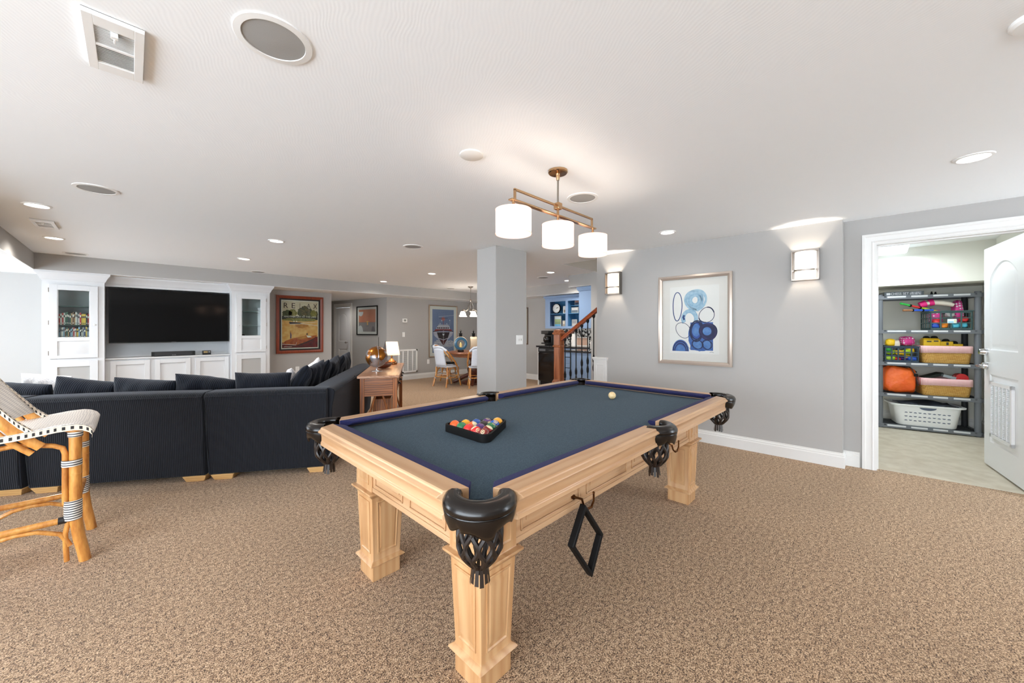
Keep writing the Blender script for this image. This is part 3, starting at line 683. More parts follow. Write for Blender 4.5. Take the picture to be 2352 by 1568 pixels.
# ---- diamond rack hanging from the hook
def mitred_frame(pts,r,name,mt,loc=(0,0,0),parent=None,depth=.055,axis='y',rnd=.0):
    pass
YR=TY-AY-.045
P2=[onY(a,b,YR) for a,b in((1337,1156),(1378,1222),(1352,1322),(1307,1254))]
cxr=sum(p[0] for p in P2)/4; czr=sum(p[1] for p in P2)/4
def inset(poly,d):
    n=len(poly); out=[]
    for i in range(n):
        p0,p1,p2=Vector(poly[i-1]),Vector(poly[i]),Vector(poly[(i+1)%n]); a=(p1-p0).normalized(); b=(p2-p1).normalized()
        na=Vector((-a.y,a.x)); nb=Vector((-b.y,b.x)); q=(na+nb); q=q/q.dot(na); out.append(tuple(p1+q*d))
    return out
def frame_ring(mb,outer,inner,y0,y1,m=0):
    n=len(outer); vs=[]
    for poly,y in((outer,y0),(inner,y0),(inner,y1),(outer,y1)): vs+=[(p[0],y,p[1]) for p in poly]
    fs=[]
    for r in range(4):
        for i in range(n): fs.append((r*n+i,r*n+(i+1)%n,((r+1)%4)*n+(i+1)%n,((r+1)%4)*n+i))
    mb.add(vs,fs,m)
area=sum(P2[i][0]*P2[(i+1)%4][1]-P2[(i+1)%4][0]*P2[i][1] for i in range(4)); 
out=[(p[0]-cxr,p[1]-czr) for p in P2]
if area<0: out=out[::-1]
m=MB(); frame_ring(m,out,inset(out,.0165),-.016,.016)
tag(m.build('diamond_rack',BLKM,loc=(cxr,YR-.005,czr),bev=.005,seg=3),'black diamond-shaped ball rack hanging from the hook on the table side','ball rack')
# ---- triangle rack with fifteen balls
BR_=.0286; sp=.0575
S=4*sp; h_=S*math.sqrt(3)/2; cx0=1.250; cy0=1.470
A_=(cx0-h_/3,cy0+S/2+.0); B_=(cx0-h_/3,cy0-S/2); C_=(cx0+2*h_/3,cy0)
def offs_tri(d,rr,n=7):
    pts=[]; T=[B_,C_,A_]
    for i in range(3):
        p=Vector(T[i]); c=Vector((cx0,cy0)); u=(p-c).normalized(); k=(d-rr)*2; q=p+u*(k)
        a0=math.atan2(u.y,u.x)
        for j in range(n+1):
            a=a0-PI/3+2*PI/3*j/n; pts.append((q.x-cx0+rr*math.cos(a),q.y-cy0+rr*math.sin(a)))
    return pts
o_=offs_tri(.0430,.036); i_=offs_tri(.0300,.022)
m=MB(); n=len(o_); z0,z1=.0015,.040; vs=[]
for poly,z in((o_,z0),(o_,z1),(i_,z1),(i_,z0)): vs+=[(p[0],p[1],z) for p in poly]
m.add(vs,[(r*n+i,r*n+(i+1)%n,((r+1)%4)*n+(i+1)%n,((r+1)%4)*n+i) for r in range(4) for i in range(n)])
tag(m.build('triangle_rack',BLKM,loc=(cx0,cy0,ZB),bev=.002),'black triangle ball rack holding the coloured balls on the blue cloth','ball rack')
BC={1:(238,168,24),2:(24,84,168),3:(214,22,24),4:(82,36,110),5:(240,92,20),6:(14,112,66),7:(122,14,16),8:(20,16,16)}
BN={1:'yellow',2:'blue',3:'red',4:'purple',5:'orange',6:'green',7:'maroon',8:'black'}
IV=mat('ball_ivory',(236,216,176),.12,coat=.5)
grid_={5:(4,0,0),14:(3,1,0),3:(2,2,0),11:(1,3,0),7:(0,4,0),15:(0,3,1),6:(0,2,2),10:(0,1,3),1:(0,0,4),9:(3,0,1),2:(2,0,2),12:(1,0,3),13:(2,1,1),8:(1,1,2),4:(1,2,1)}
pos={5:'at the left corner of the rack',14:'second on the left side of the rack',3:'midway along the near left side of the rack',11:'beside the maroon solid',7:'at the near corner of the rack',15:'just right of the near corner',6:'midway along the right side of the rack',10:'beside the yellow solid ball',1:'at the right corner of the rack',9:'on the back row beside the orange solid',2:'in the middle of the back row of the rack',12:'on the back row of the rack',13:'inside the rack, behind the red solid',8:'inside the rack, behind the green solid',4:'inside the rack, behind the two maroon balls'}
num_dir={5:(.4,-1,.35),11:(-.3,-1,.62),7:(-.75,-.5,.75),10:(-.2,-.6,.9),12:(.0,-.2,1.1),1:(-.2,.2,1.2),15:(.9,-.2,-.5),14:(-.9,.2,-.6)}
BLKN=mat('number_black',(18,16,16),.3)
for num,(a,b,c) in grid_.items():
    x=(A_[0]*a+B_[0]*b+C_[0]*c)/4; y=(A_[1]*a+B_[1]*b+C_[1]*c)/4; base=num if num<=8 else num-8
    cm=mat('ball_'+BN[base],BC[base],.08,coat=.6,spec=.6); stripe=num>8
    m=MB(); m.sphere((0,0,0),BR_,24,16,0,mf=(lambda j:0 if 4<=j<=11 else 1) if stripe else None)
    o=m.build('pool_ball',[cm,IV],smoothall=True)
    d=Vector(num_dir.get(num,(random.uniform(-1,1),random.uniform(-1,1),random.uniform(-.6,.4)))).normalized()
    # local +X carries the number spot
    xax=d; zax=(Vector((.3,.25,1))-d*Vector((.3,.25,1)).dot(d)).normalized(); zax=Matrix.Rotation({11:.55,10:.3,14:.6,15:.5,13:.9,12:.4,9:-.5}.get(num,0),3,d)@zax; yax=zax.cross(xax)
    Mx=Matrix((xax,yax,zax)).transposed().to_4x4(); o.matrix_world=Matrix.Translation((x,y,ZB+BR_+.0005))@Mx
    def S2(u,v,dd): q=Vector((1,u,v)).normalized()*(BR_+dd); return q
    m=MB(); m.add([S2(.40*math.cos(2*PI*k/20),.40*math.sin(2*PI*k/20),.0002) for k in range(20)]+[S2(0,0,.0002)],[(k,(k+1)%20,20) for k in range(20)],0)
    st=str(num); w=.26 if num<10 else .42; puttext(m,st,-w/2,-.2,w,.4,.0005,1,lambda u,v,dd:S2(u,v,dd)); m.build('number_spot',[IV,BLKN],o,ang=180)
    tag(o,('%s %s pool ball numbered %d, %s'%('striped' if stripe else 'solid',BN[base],num,pos[num])),'pool ball','balls racked on the pool table')
x,y=onZ(1406,908,ZB+BR_); m=MB(); m.sphere((0,0,0),BR_,28,18); tag(m.build('pool_ball',mat('cue_ball_cream',(232,206,158),.15,coat=.5,var=((214,184,132),60)),loc=(x,y,ZB+BR_+.0005),smoothall=True),'cream cue ball alone near the far right end of the table','pool ball')
# ================================================================== SOFA
NAVY=cord('navy_corduroy',(30,32,38),.0125,0); NAVYY=cord('navy_corduroy_wing',(30,32,38),.0125,1); NAVYP=cord('navy_pillow_cord',(28,32,42),.014,0)
PINE=wood('pine_feet',(218,176,118),(196,150,92),0,2)
O=Vector((1.22,3.50)); PHI=math.atan2(-.54,.842)
UU=Vector((math.cos(PHI),math.sin(PHI))); NN=Vector((-UU.y,UU.x))
def S(x,y): p=O+UU*x+NN*y; return p.x,p.y
def back_block(mb,x0,x1,th,zt,z0,lean,m=0,ca=0,cb=0):
    # back of a module along local x, outer face at y=0 (bottom), leaning outward to y=-lean at the top, rounded roll on top
    prof=[(0,z0),(-.012,z0+.12),(-lean*.6,zt-.16),(-lean,zt-.035),(-lean+.012,zt-.012),(-lean+.04,zt),(th*.55,zt+.002),(th*.85,zt-.012),(th,zt-.05),(th+.02,z0)]
    n=len(prof); K=9; vs=[];fs=[]
    for i in range(K):
        u=i/(K-1); x=x0+(x1-x0)*u
        for y,z in prof:
            k=(z-z0)/(zt-z0)
            xx=x+(-.022*k if i==0 else .022*k if i==K-1 else 0)*(1 if (ca if i==0 else cb) else .35)
            sag=.006*math.sin(PI*u)*k; vs.append((xx,y-sag*.5,z+sag))
    for i in range(K-1):
        for j in range(n): fs.append((i*n+j,i*n+(j+1)%n,(i+1)*n+(j+1)%n,(i+1)*n+j))
    fs.append(tuple(range(n))); fs.append(tuple((K-1)*n+j for j in range(n))); mb.add(vs,fs,m)
ZT=.745
def sofa_feet(par,pts):
    for (x,y) in pts:
        m=MB(); m.at((x,y,0)); m.add([(-.065,-.065,.0),(.065,-.065,.0),(.065,.065,.0),(-.065,.065,.0),(-.085,-.085,.05),(.085,-.085,.05),(.085,.085,.05),(-.085,.085,.05)],[(3,2,1,0),(4,5,6,7),(0,1,5,4),(1,2,6,5),(2,3,7,6),(3,0,4,7)]); m.build('foot',PINE,par,bev=.003)
sf=emp('sectional_sofa','dark navy corduroy sectional sofa seen from behind, on short pine feet','sofa',(O.x,O.y,0),PHI)
WL=2.5
mods=[(-.925,-.012,'corner'),(-2.12,-.948,'mid'),(-3.25,-2.16,'end')]
for x0,x1,k in mods:
    m=MB(); back_block(m,x0,x1,.2,ZT,.05,.055); m.build('back_section',NAVY,sf,bev=.008,seg=3,ang=50)
    m=MB(); m.tube([(x0-.002,-.058,ZT-.03),(x1+.002,-.058,ZT-.03)],.0035,6); m.tube([(x0-.006,-.056,ZT-.05),(x0+.012,-.006,.08)],.003,6); m.tube([(x1+.006,-.056,ZT-.05),(x1-.012,-.006,.08)],.003,6); m.build('piping',NAVY,sf)
    m=MB(); m.box(x0+.01,x1-.01,.205,.98 if k!='corner' else .98,.05,.30); m.build('base',NAVY,sf,bev=.015)
    m=MB(); m.box(x0+.012,x1-.012,.22,1.02,.305,.46); m.build('seat_cushion',NAVY,sf,bev=.05,seg=4)
    sofa_feet(sf,[(x0+.105,.075),(x1-.075,.075)])
m=MB(); m.at((0,0,0),PI/2); back_block(m,.012,WL,.2,ZT,.05,.055); m.at()
m.build('back_section',NAVYY,sf,bev=.008,seg=3,ang=50)
m=MB(); m.tube([(.056,0,ZT-.03),(.057,WL,ZT-.03)],.0035,6); m.tube([(.056,.95,ZT-.01),(-.13,.95,ZT+.003),(-.195,.95,ZT-.04)],.003,6); m.build('piping',NAVYY,sf)
m=MB(); m.box(-.98,-.205,.985,WL-.01,.05,.30); m.build('base',NAVYY,sf,bev=.015)
for a,b in((1.0,1.74),(1.755,WL-.01)): m=MB(); m.box(-1.02,-.22,a,b,.305,.46); m.build('seat_cushion',NAVYY,sf,bev=.05,seg=4)
sofa_feet(sf,[(-.10,WL-.12),(-.85,WL-.12)])
def pillow(mb,w,h,t,n=17,seed=0):
    rnd=random.Random(seed); ph=[rnd.uniform(0,6.28) for _ in range(6)]
    for sd in(1,-1):
        def fn(u,v):
            a,b=2*u-1,2*v-1
            x=a*w/2*(1-.07*(1-b*b)*abs(a)); y=b*h/2*(1-.07*(1-a*a)*abs(b))
            e=(1-abs(a)**2.6)*(1-abs(b)**2.6); th=t/2*max(0,e)**.52
            wr=.5*math.sin(5*a+4*b+ph[0])*math.sin(3*b-4*a+ph[1])+.5*math.sin(9*a*b+6*a+ph[2])
            bend=.05*math.sin(2.2*a+ph[3])*w*.5+.035*math.sin(2.6*b+ph[4])*h
            return (x,sd*th+wr*.016*e**.5+bend,y+.02*math.sin(3*a+ph[5])*(1-b*b))
        mb.grid(fn,n,n)
def put_pillow(name,label,group,lx,ly,z,rz,ry,rx,w,h,t,mt,seed,bend=0):
    m=MB(); pillow(m,w,h,t,seed=seed)
    o=m.build(name,mt,smoothall=True,sub=1,merge=True); x,y=S(lx,ly)
    o.matrix_world=Matrix.Translation((x,y,z))@Matrix.Rotation(PHI+rz,4,'Z')@Matrix.Rotation(rx,4,'X')@Matrix.Rotation(ry,4,'Y')
    return tag(o,label,'pillow',group)
G='navy corduroy back pillows on the sofa'
def sx_(px,ly=.36):
    d=ray(px,800); D=Vector((d.x,d.y)); b_=O+NN*ly   # solve O+NN*ly+UU*s = k*D
    det=D.x*(-UU.y)+UU.x*D.y; k=(b_.x*(-UU.y)+UU.x*b_.y)/det; q=D*k-b_; return q.dot(UU)
def rowp(label,pa,pb,z,ry,seed,h=.36,t=.2,rx=.26,ly=.42):
    a,b=sx_(pa,ly),sx_(pb,ly); put_pillow('sofa_pillow',label,G,(a+b)/2,ly,z,0,ry,rx,(b-a)*1.02,h,t,NAVYP,seed)
rowp('navy corduroy pillow at the far left end of the sofa, behind the stool',-60,134,.655,.06,1)
rowp('navy corduroy pillow with a raised left corner, in front of the white tower with books',128,272,.665,.2,2)
rowp('crumpled navy corduroy pillow, second along the back left of the middle seam',262,412,.66,.09,3)
rowp('navy corduroy pillow just left of the middle seam, below the television',400,548,.667,.18,4)
rowp('wide navy corduroy pillow along the back nearest the sofa corner',540,672,.69,.05,5)
G2='black navy pillows along the wing of the sofa'
wl=['large dark pillow nearest the inside corner of the sofa','dark pointed pillow second along the sofa wing from the corner','dark pillow third along the sofa wing from the corner','dark pillow fourth along the sofa wing from the corner','dark pillow fifth along the sofa wing, behind the globe','dark pillow at the far end of the sofa wing']
wp=[(-.40,.56),(-.385,.93),(-.375,1.30),(-.37,1.67),(-.36,2.03),(-.355,2.36)]
for i,l in enumerate(wl):
    put_pillow('sofa_pillow',l,G2,wp[i][0],wp[i][1],.70+.012*(i%2),PI/2+.10*(-1)**i,.24*(-1)**i,.31,.32,.42,.15,NAVYP,20+i)
WP=NT('patterned_white'); wv=WP.noise(WP.obj((40,40,14)),2.2,3,.6,1.5); WP.l(WP.ramp(wv,[(.42,lin((222,220,218))),(.5,lin((170,170,178))),(.56,lin((226,224,222)))]),WP.b.inputs['Base Color']); WP.set(Roughness=.9); WP=WP.m
a_,b_=sx_(50,.62),sx_(150,.62)
put_pillow('accent_pillow','white fuzzy patterned pillow between the two left navy pillows','white patterned pillows',(a_+b_)/2,.66,.685,.1,.12,.30,.36,.38,.16,WP,40)
put_pillow('accent_pillow','white patterned pillow poking up behind the dark wing pillows','white patterned pillows',-.58,1.60,.70,PI/2-.3,.74,.42,.36,.36,.15,WP,41)
put_pillow('accent_pillow','white patterned pillow glimpsed low between the two rows of pillows','white patterned pillows',-.64,1.0,.70,PI/2,.3,.35,.25,.26,.12,WP,42)
# ================================================================== CONSOLE TABLE
OAK=[wood('rustic_x',(170,102,50),(92,48,18),0,1.4),wood('rustic_y',(170,102,50),(92,48,18),1,1.4),wood('rustic_z',(174,102,44),(104,54,18),2,1.4)]
OAKT=wood('rustic_top',(190,146,112),(150,102,70),1,1.2,rough=.3)
cp=Vector(onZ(819.6,867.4,.745)); CL,CW,CZ=1.6,.44,.76
RC=math.atan2(UU.y,UU.x)+R(1.5)
ct=emp('console_table','rustic brown wood console table behind the sofa wing, holding the globe','console table',(cp.x,cp.y,0),RC)
m=MB(); m.box(0,CW,0,CL,CZ-.028,CZ); m.build('top',OAKT,ct,bev=.004)
m=MB()
for x in(.025,CW-.07):
    for y in(.03,CL-.075): pass
for x in(.025,CW-.07):
    for y in(.03,CL-.075): m=MB(); m.box(x,x+.045,y,y+.045,0,CZ-.028); m.build('leg',OAK[2],ct,bev=.003)
m=MB(); m.box(.07,CW-.07,.037,.057,CZ-.23,CZ-.028); m.box(.07,CW-.07,.033,.037,CZ-.185,CZ-.1); m.build('end_apron',OAK[0],ct,bev=.003); m=MB(); m.box(.07,CW-.07,CL-.06,CL-.04,CZ-.23,CZ-.028); m.build('end_apron',OAK[0],ct,bev=.003)
m=MB(); m.box(.03,.05,.075,CL-.075,CZ-.2,CZ-.028); m.build('side_apron',OAK[1],ct)
for k in range(2):
    y0=.085+k*.74; m=MB(); m.box(CW-.05,CW-.03,y0,y0+.69,CZ-.2,CZ-.035); m.box(CW-.03,CW-.024,y0+.03,y0+.66,CZ-.18,CZ-.055); d=m.build('drawer',OAK[1],ct,bev=.003)
    for yy in(y0+.18,y0+.51): m=MB(); m.box(CW-.026,CW-.018,yy-.03,yy+.03,CZ-.135,CZ-.095); m.tube([(CW-.02,yy-.028,CZ-.115),(CW-.0,yy-.024,CZ-.122),(CW+.004,yy,CZ-.128),(CW-.0,yy+.024,CZ-.122),(CW-.02,yy+.028,CZ-.115)],.005,6); m.build('pull',BLKM,d)
m=MB(); m.box(.05,CW-.05,.05,CL-.05,.10,.125); m.build('lower_shelf',OAK[1],ct)
for y in(.08,CL-.1): m=MB(); m.cyl((.06,y,.12),(.18,y,.53),.012); m.cyl((CW-.06,y,.12),(CW-.18,y,.53),.012); m.build('brace',OAK[2],ct)
# box stored under the console
m=MB(); m.box(0,.2,0,.45,0,.34); bx_=m.build('wooden_box',OAK[2],loc=(cp.x+UU.x*.13+NN.x*.25,cp.y+UU.y*.13+NN.y*.25,.1255),rz=RC,bev=.006); tag(bx_,'orange-brown wooden box standing under the console table','box')
m=MB(); m.box(.03,.17,-.004,.001,.04,.30); m.build('front_panel',OAK[2],bx_)
# globe
gp=onZ(865,852,CZ); gl=emp('globe','metallic gold and silver desk globe on a chrome stand on the console','globe',(gp[0],gp[1],CZ))
g=NT('globe_map'); nz=g.noise(g.obj(),5.5,5,.6); g.l(g.ramp(nz,[(.45,lin((150,92,26))),(.5,lin((120,70,20))),(.53,lin((150,150,152))),(.7,lin((196,198,204)))]),g.b.inputs['Base Color']); g.set(Metallic=.75,Roughness=.28); g=g.m
gr_=.128; gz=.035+gr_+.012
m=MB(); m.sphere((0,0,0),gr_,40,24); o=m.build('sphere',g,gl,loc=(0,0,gz),rz=1.3,smoothall=True)
m=MB(); m.lathe([(.062,0),(.06,.004),(.02,.008),(.011,.012),(.009,.03),(.012,.042),(0,.042)],seg=28); m.build('stand',CHR,gl)
m=MB(); aa=math.atan2(-.9,-.25); 
for k in range(1):
    pts=[(.134*math.cos(R(t))*math.cos(aa),.134*math.cos(R(t))*math.sin(aa),gz+.134*math.sin(R(t))) for t in range(-88,100,8)]; m.tube(pts,.0045,8,sx=1,up=(1,0,0))
m.sphere((0,0,gz+.134),.008,10,8); m.build('meridian_arm',CHR,gl)
# boat ornament, bowl and lamp behind the globe
def con(px,py): return onZ(px,py,CZ)
q=con(882,846); bo=emp('wooden_boat_bowl','dark wooden boat-shaped bowl on the console behind the globe','bowl',(q[0],q[1],CZ),RC+.9)
m=MB(); m.grid(lambda u,v:((2*u-1)*.14,(.05*(1-(2*u-1)**2)**.6)*math.sin((v-.5)*PI),.06+.012*(2*u-1)**2-.055*math.cos((v-.5)*PI)*(1-(2*u-1)**4*.6)),17,9); m.build('hull',wood('bowl_wood',(120,58,30),(70,30,14),0,2),bo,solid=.006,smoothall=True)
p_=Vector(con(874,841)); sb=emp('model_sailboat','small model sailboat with a dark triangular sail behind the globe','ornament',(p_.x+.05,p_.y+.08,CZ),RC)
m=MB(); m.grid(lambda u,v:((2*u-1)*.11,(.035*(1-abs(2*u-1)**2.2))*math.sin((v-.5)*PI),.05-.04*math.cos((v-.5)*PI)),13,7); m.box(-.05,.05,-.02,.02,0,.012); m.build('hull',wood('bowl_wood',(120,58,30),(70,30,14),0,2),sb,solid=.004)
m=MB(); m.cyl((-.035,0,.04),(-.035,0,.40),.003); m.build('mast',BLKM,sb)
m=MB(); m.prism([(-.025,.06),(.085,.06),(.06,.345),(.055,.35)],-.0015,.0015,axis=1); m.prism([(-.035,.06),(-.10,.07),(-.035,.25)],-.0015,.0015,axis=1); m.build('sail',mat('sail_grey',(96,88,86),.8),sb)
q=con(897,839); lp=Vector(q)+NN*.17; tl=emp('table_lamp','small table lamp with a cream shade at the far end of the console','lamp',(lp.x,lp.y,CZ))
m=MB(); m.lathe([(.075,0),(.08,.01),(.078,.03),(.06,.05),(.03,.07),(.012,.09),(.01,.16),(0,.16)],seg=24); m.build('base',mat('lamp_copper',(150,104,66),.25,.8),tl)
m=MB(); m.lathe([(.115,.14),(.083,.33)],seg=36,cap=False); m.build('shade',shade('lamp_shade_cream',(252,226,190),.5,.55),tl)
m=MB(); m.sphere((0,0,.22),.025); m.build('bulb',BULB,tl)
light('table_lamp_bulb','POINT',(lp.x,lp.y,CZ+.24),2.5,(255,224,180),.03)
# ================================================================== RATTAN STOOL
RAT=NT('rattan_cane'); rn=RAT.noise(RAT.obj((22,22,5)),1.5,3,.6); RAT.l(RAT.ramp(rn,[(.3,lin((170,104,44))),(.55,lin((208,146,72))),(.75,lin((222,172,104)))]),RAT.b.inputs['Base Color']); RAT.set(Roughness=.3); RAT.b.inputs['Coat Weight'].default_value=.4; RAT=RAT.m
BIND=NT('striped_binding'); sp_=BIND.n('ShaderNodeSeparateXYZ'); BIND.l(BIND.obj(),sp_.inputs[0]); mu=BIND.n('ShaderNodeMath',operation='MULTIPLY'); mu.inputs[1].default_value=1/.0125; BIND.l(sp_.outputs[2],mu.inputs[0]); fr=BIND.n('ShaderNodeMath',operation='FRACT'); BIND.l(mu.outputs[0],fr.inputs[0]); BIND.l(BIND.ramp(fr.outputs[0],[(.0,lin((44,46,54))),(.42,lin((44,46,54))),(.46,lin((226,222,214))),(.98,lin((226,222,214)))]),BIND.b.inputs['Base Color']); BIND.set(Roughness=.5); BIND=BIND.m
def checkmat(name,c1,c2,a,b):
    n=NT(name); k=n.n('ShaderNodeTexChecker'); k.inputs['Scale'].default_value=1; k.inputs[1].default_value=(*lin(c1),1); k.inputs[2].default_value=(*lin(c2),1); n.l(n.obj((1/a,1/b,1/a)),k.inputs[0]); n.l(k.outputs[0],n.b.inputs['Base Color']); n.set(Roughness=.5); n.bump(k.outputs[1],.4,.002); return n.m
WEAVE=NT('woven_seat'); w1=WEAVE.n('ShaderNodeTexChecker'); w1.inputs['Scale'].default_value=1; WEAVE.l(WEAVE.obj((1/.0075,1/.0075,1/.0075),(0,0,.785)),w1.inputs[0]); w1.inputs[1].default_value=(*lin((246,240,232)),1); w1.inputs[2].default_value=(*lin((206,200,196)),1); WEAVE.l(w1.outputs[0],WEAVE.b.inputs['Base Color']); WEAVE.set(Roughness=.5); WEAVE.bump(w1.outputs[1],.5,.002); WEAVE=WEAVE.m
EDGEM=mat('woven_edge_cream',(228,214,194),.5); EDGED=mat('woven_edge_black',(28,26,28),.5)
bs=emp('bar_stool','rattan bar stool with a woven black and white seat, at the left edge','bar stool',(-.22,3.34,0))
YA,YB=-.225,.235
SEATP=[(.062,.700),(.064,.715),(.052,.733),(.03,.747),(.0,.754),(-.06,.752),(-.13,.742),(-.2,.733),(-.28,.727),(-.36,.727)]
def seatpt(u):
    k=u*(len(SEATP)-1); i=min(int(k),len(SEATP)-2); f=k-i; a,b=SEATP[i],SEATP[i+1]; return a[0]*(1-f)+b[0]*f,a[1]*(1-f)+b[1]*f
m=MB(); m.grid(lambda u,v:(seatpt(u)[0],(YA-.035)+(YB-YA+.07)*v,seatpt(u)[1]-.010*(1-(2*v-1)**2)),24,9); m.build('seat',WEAVE,bs,solid=.012,smoothall=True)
def edge_strip(pts,w,nm,par,th=.016):   # cream binding with black squares, pts along 3d, vertical width w
    m=MB(); L=0; P=[Vector(p) for p in pts]
    for i in range(len(P)-1):
        a,b=P[i],P[i+1]; n=max(1,round((b-a).length/.0125))
        for k in range(n):
            c,d=a.lerp(b,k/n),a.lerp(b,(k+1)/n); L+=1
            for y0,y1,mm in((-th,-th*.15,L%2),(-th*.15,th*.7,(L+1)%2)):
                pass
            m.add([c+Vector((0,-th,0)),d+Vector((0,-th,0)),d+Vector((0,th,0)),c+Vector((0,th,0)),c+Vector((0,-th,-w)),d+Vector((0,-th,-w)),d+Vector((0,th,-w)),c+Vector((0,th,-w))],[(0,1,2,3),(4,7,6,5),(0,4,5,1),(3,2,6,7)],0)
            if L%2:
                for sy in(-1,1):
                    y=sy*(th+.0006); c2,d2=c.lerp(d,.1),c.lerp(d,.9)
                    m.add([c2+Vector((0,y,-w*.2)),d2+Vector((0,y,-w*.2)),d2+Vector((0,y,-w*.75)),c2+Vector((0,y,-w*.75))],[(0,1,2,3)],1)
                m.add([c+Vector((0,-th*.45,.0007)),d+Vector((0,-th*.45,.0007)),d+Vector((0,th*.45,.0007)),c+Vector((0,th*.45,.0007))],[(0,1,2,3)],1)
    m.build(nm,[EDGEM,EDGED],par,flat=True)
for y in(YA-.04,YB+.04): edge_strip([(seatpt(i/18)[0],y,seatpt(i/18)[1]+.004) for i in range(19)],.03,'seat_edge',bs,.008)
def bind(mb,x,y,z0,z1,r): mb.lathe([(r,z0),(r+.002,z0+.002),(r+.002,z1-.002),(r,z1)],c=(x,y,0),seg=18,cap=False)
def stool_leg(x,y,dx):
    m=MB(); zs=[0,.05,.13,.22,.30,.45,.60,.725]; xs=[dx*.035,dx*.028,dx*.014,dx*.003,0,0,0,0]
    m.tube([(x+a,y,z) for a,z in zip(xs,zs)],[.024,.024,.0245,.025,.0245,.025,.0245,.025],16)
    for z in(.25,.485): m.torus((x,y,z),.0245,.0022,18,6)
    lg=m.build('leg',RAT,bs)
    
    for q in((x,y,.685,.713,.0265),(x-dx*.012,y,.53,.565,.036),(x-dx*.008,y,.24,.345,.032)): m=MB(); bind(m,*q); m.build('binding',BIND,lg)
    s=-dx
    m=MB(); m.tube([(x+s*.03,y,.02),(x+s*.034,y,.10),(x+s*.036,y,.17),(x+s*.02,y,.26)],[.011]*4,10); m.tube([(x+s*.036,y,.33),(x+s*.036,y,.60),(x+s*.045,y,.632),(x+s*.075,y,.65),(x+s*.16,y,.672),(x+s*.2,y,.676)],[.0125]*6,10)
    m.build('inner_cane',RAT,lg)
for y in(YA,YB): stool_leg(0,y,1)
for y in(YA,YB): stool_leg(-.40,y,-1)
for y in(YA,YB):
    m=MB(); m.cyl((0,y,.245),(-.40,y,.245),.0165,seg=14); 
    m.tube([(-.02,y,.10),(-.04,y,.15),(-.055,y,.175),(-.13,y,.213),(-.20,y,.222),(-.27,y,.213),(-.345,y,.175),(-.38,y,.1)],[.0115]*8,10); m.build('stretcher',RAT,bs)
    m=MB(); m.lathe([(.0185,0),(.0185,.03)],seg=14,cap=False); m.v=[Vector((-.03-v.z,y+v.x,.245+v.y)) for v in m.v]; m.build('binding',[EDGED],bs)
for x in(0,-.4): m=MB(); m.cyl((x,YA,.325),(x,YB,.325),.016,seg=14); m.build('stretcher',RAT,bs)
for y in(YA-.012,YB+.012):
    ups=[(-.115,y,.655),(-.145,y,.685),(-.2,y,.745),(-.31,y,.905),(-.40,y,1.06),(-.44,y,1.17)]
    m=MB(); m.tube(ups,[.022]*6,10,sx=.6,up=(0,1,0)); m.tube([(p[0]-.03,p[1],p[2]-.028) for p in ups[:-1]],[.014]*5,10); m.build('back_post',RAT,bs)
    edge_strip([(p[0]+.012,y,p[2]+.05) for p in ups[1:]],.026,'back_edge',bs,.017)
m=MB(); m.grid(lambda u,v:(-.19-.25*v-.06*math.sin(PI*v)*0-.05*(1-(2*u-1)**2),YA+(YB-YA)*u,.775+.40*v),9,9); m.build('backrest',WEAVE,bs,solid=.01,smoothall=True)
m=MB(); m.tube([(-.44,YA-.012,1.19),(-.47,YA+.06,1.21),(-.5,0,1.22),(-.47,YB-.06,1.21),(-.44,YB+.012,1.19)],[.022]*5,12); m.build('top_rail',RAT,bs)
# ================================================================== BUILT-IN MEDIA WALL
YF=7.93; YM=8.12; YBK=8.40
X0L,X1L=onY(95,740,YF)[0],onY(240,740,YF)[0]; X0R,X1R=onY(532,740,YF)[0],onY(619.5,740,YF)[0]
CORN=[(0,1.92),(.004,1.94),(.012,1.945),(.02,1.97),(.035,2.0),(.05,2.02),(.058,2.035),(.058,2.054),(0,2.054)]
def frame_door(mb,x0,x1,z0,z1,y,st,th=.022,m=0):
    mb.box(x0,x0+st,y-th,y,z0,z1,m); mb.box(x1-st,x1,y-th,y,z0,z1,m); mb.box(x0+st,x1-st,y-th,y,z0,z0+st,m); mb.box(x0+st,x1-st,y-th,y,z1-st,z1,m)
def raised(mb,x0,x1,z0,z1,y,m=0):
    rings=[(0,0),(.004,.012),(.01,.012),(.04,.003)]; vs=[];fs=[]
    for k,d in rings: vs+=[(x0+k,y+d,z0+k),(x1-k,y+d,z0+k),(x1-k,y+d,z1-k),(x0+k,y+d,z1-k)]
    for i in range(3):
        for j in range(4): fs.append((i*4+j,i*4+(j+1)%4,(i+1)*4+(j+1)%4,(i+1)*4+j))
    fs.append((12,13,14,15)); mb.add(vs,fs,m)
INT=mat('cabinet_interior',(238,238,234),.6)
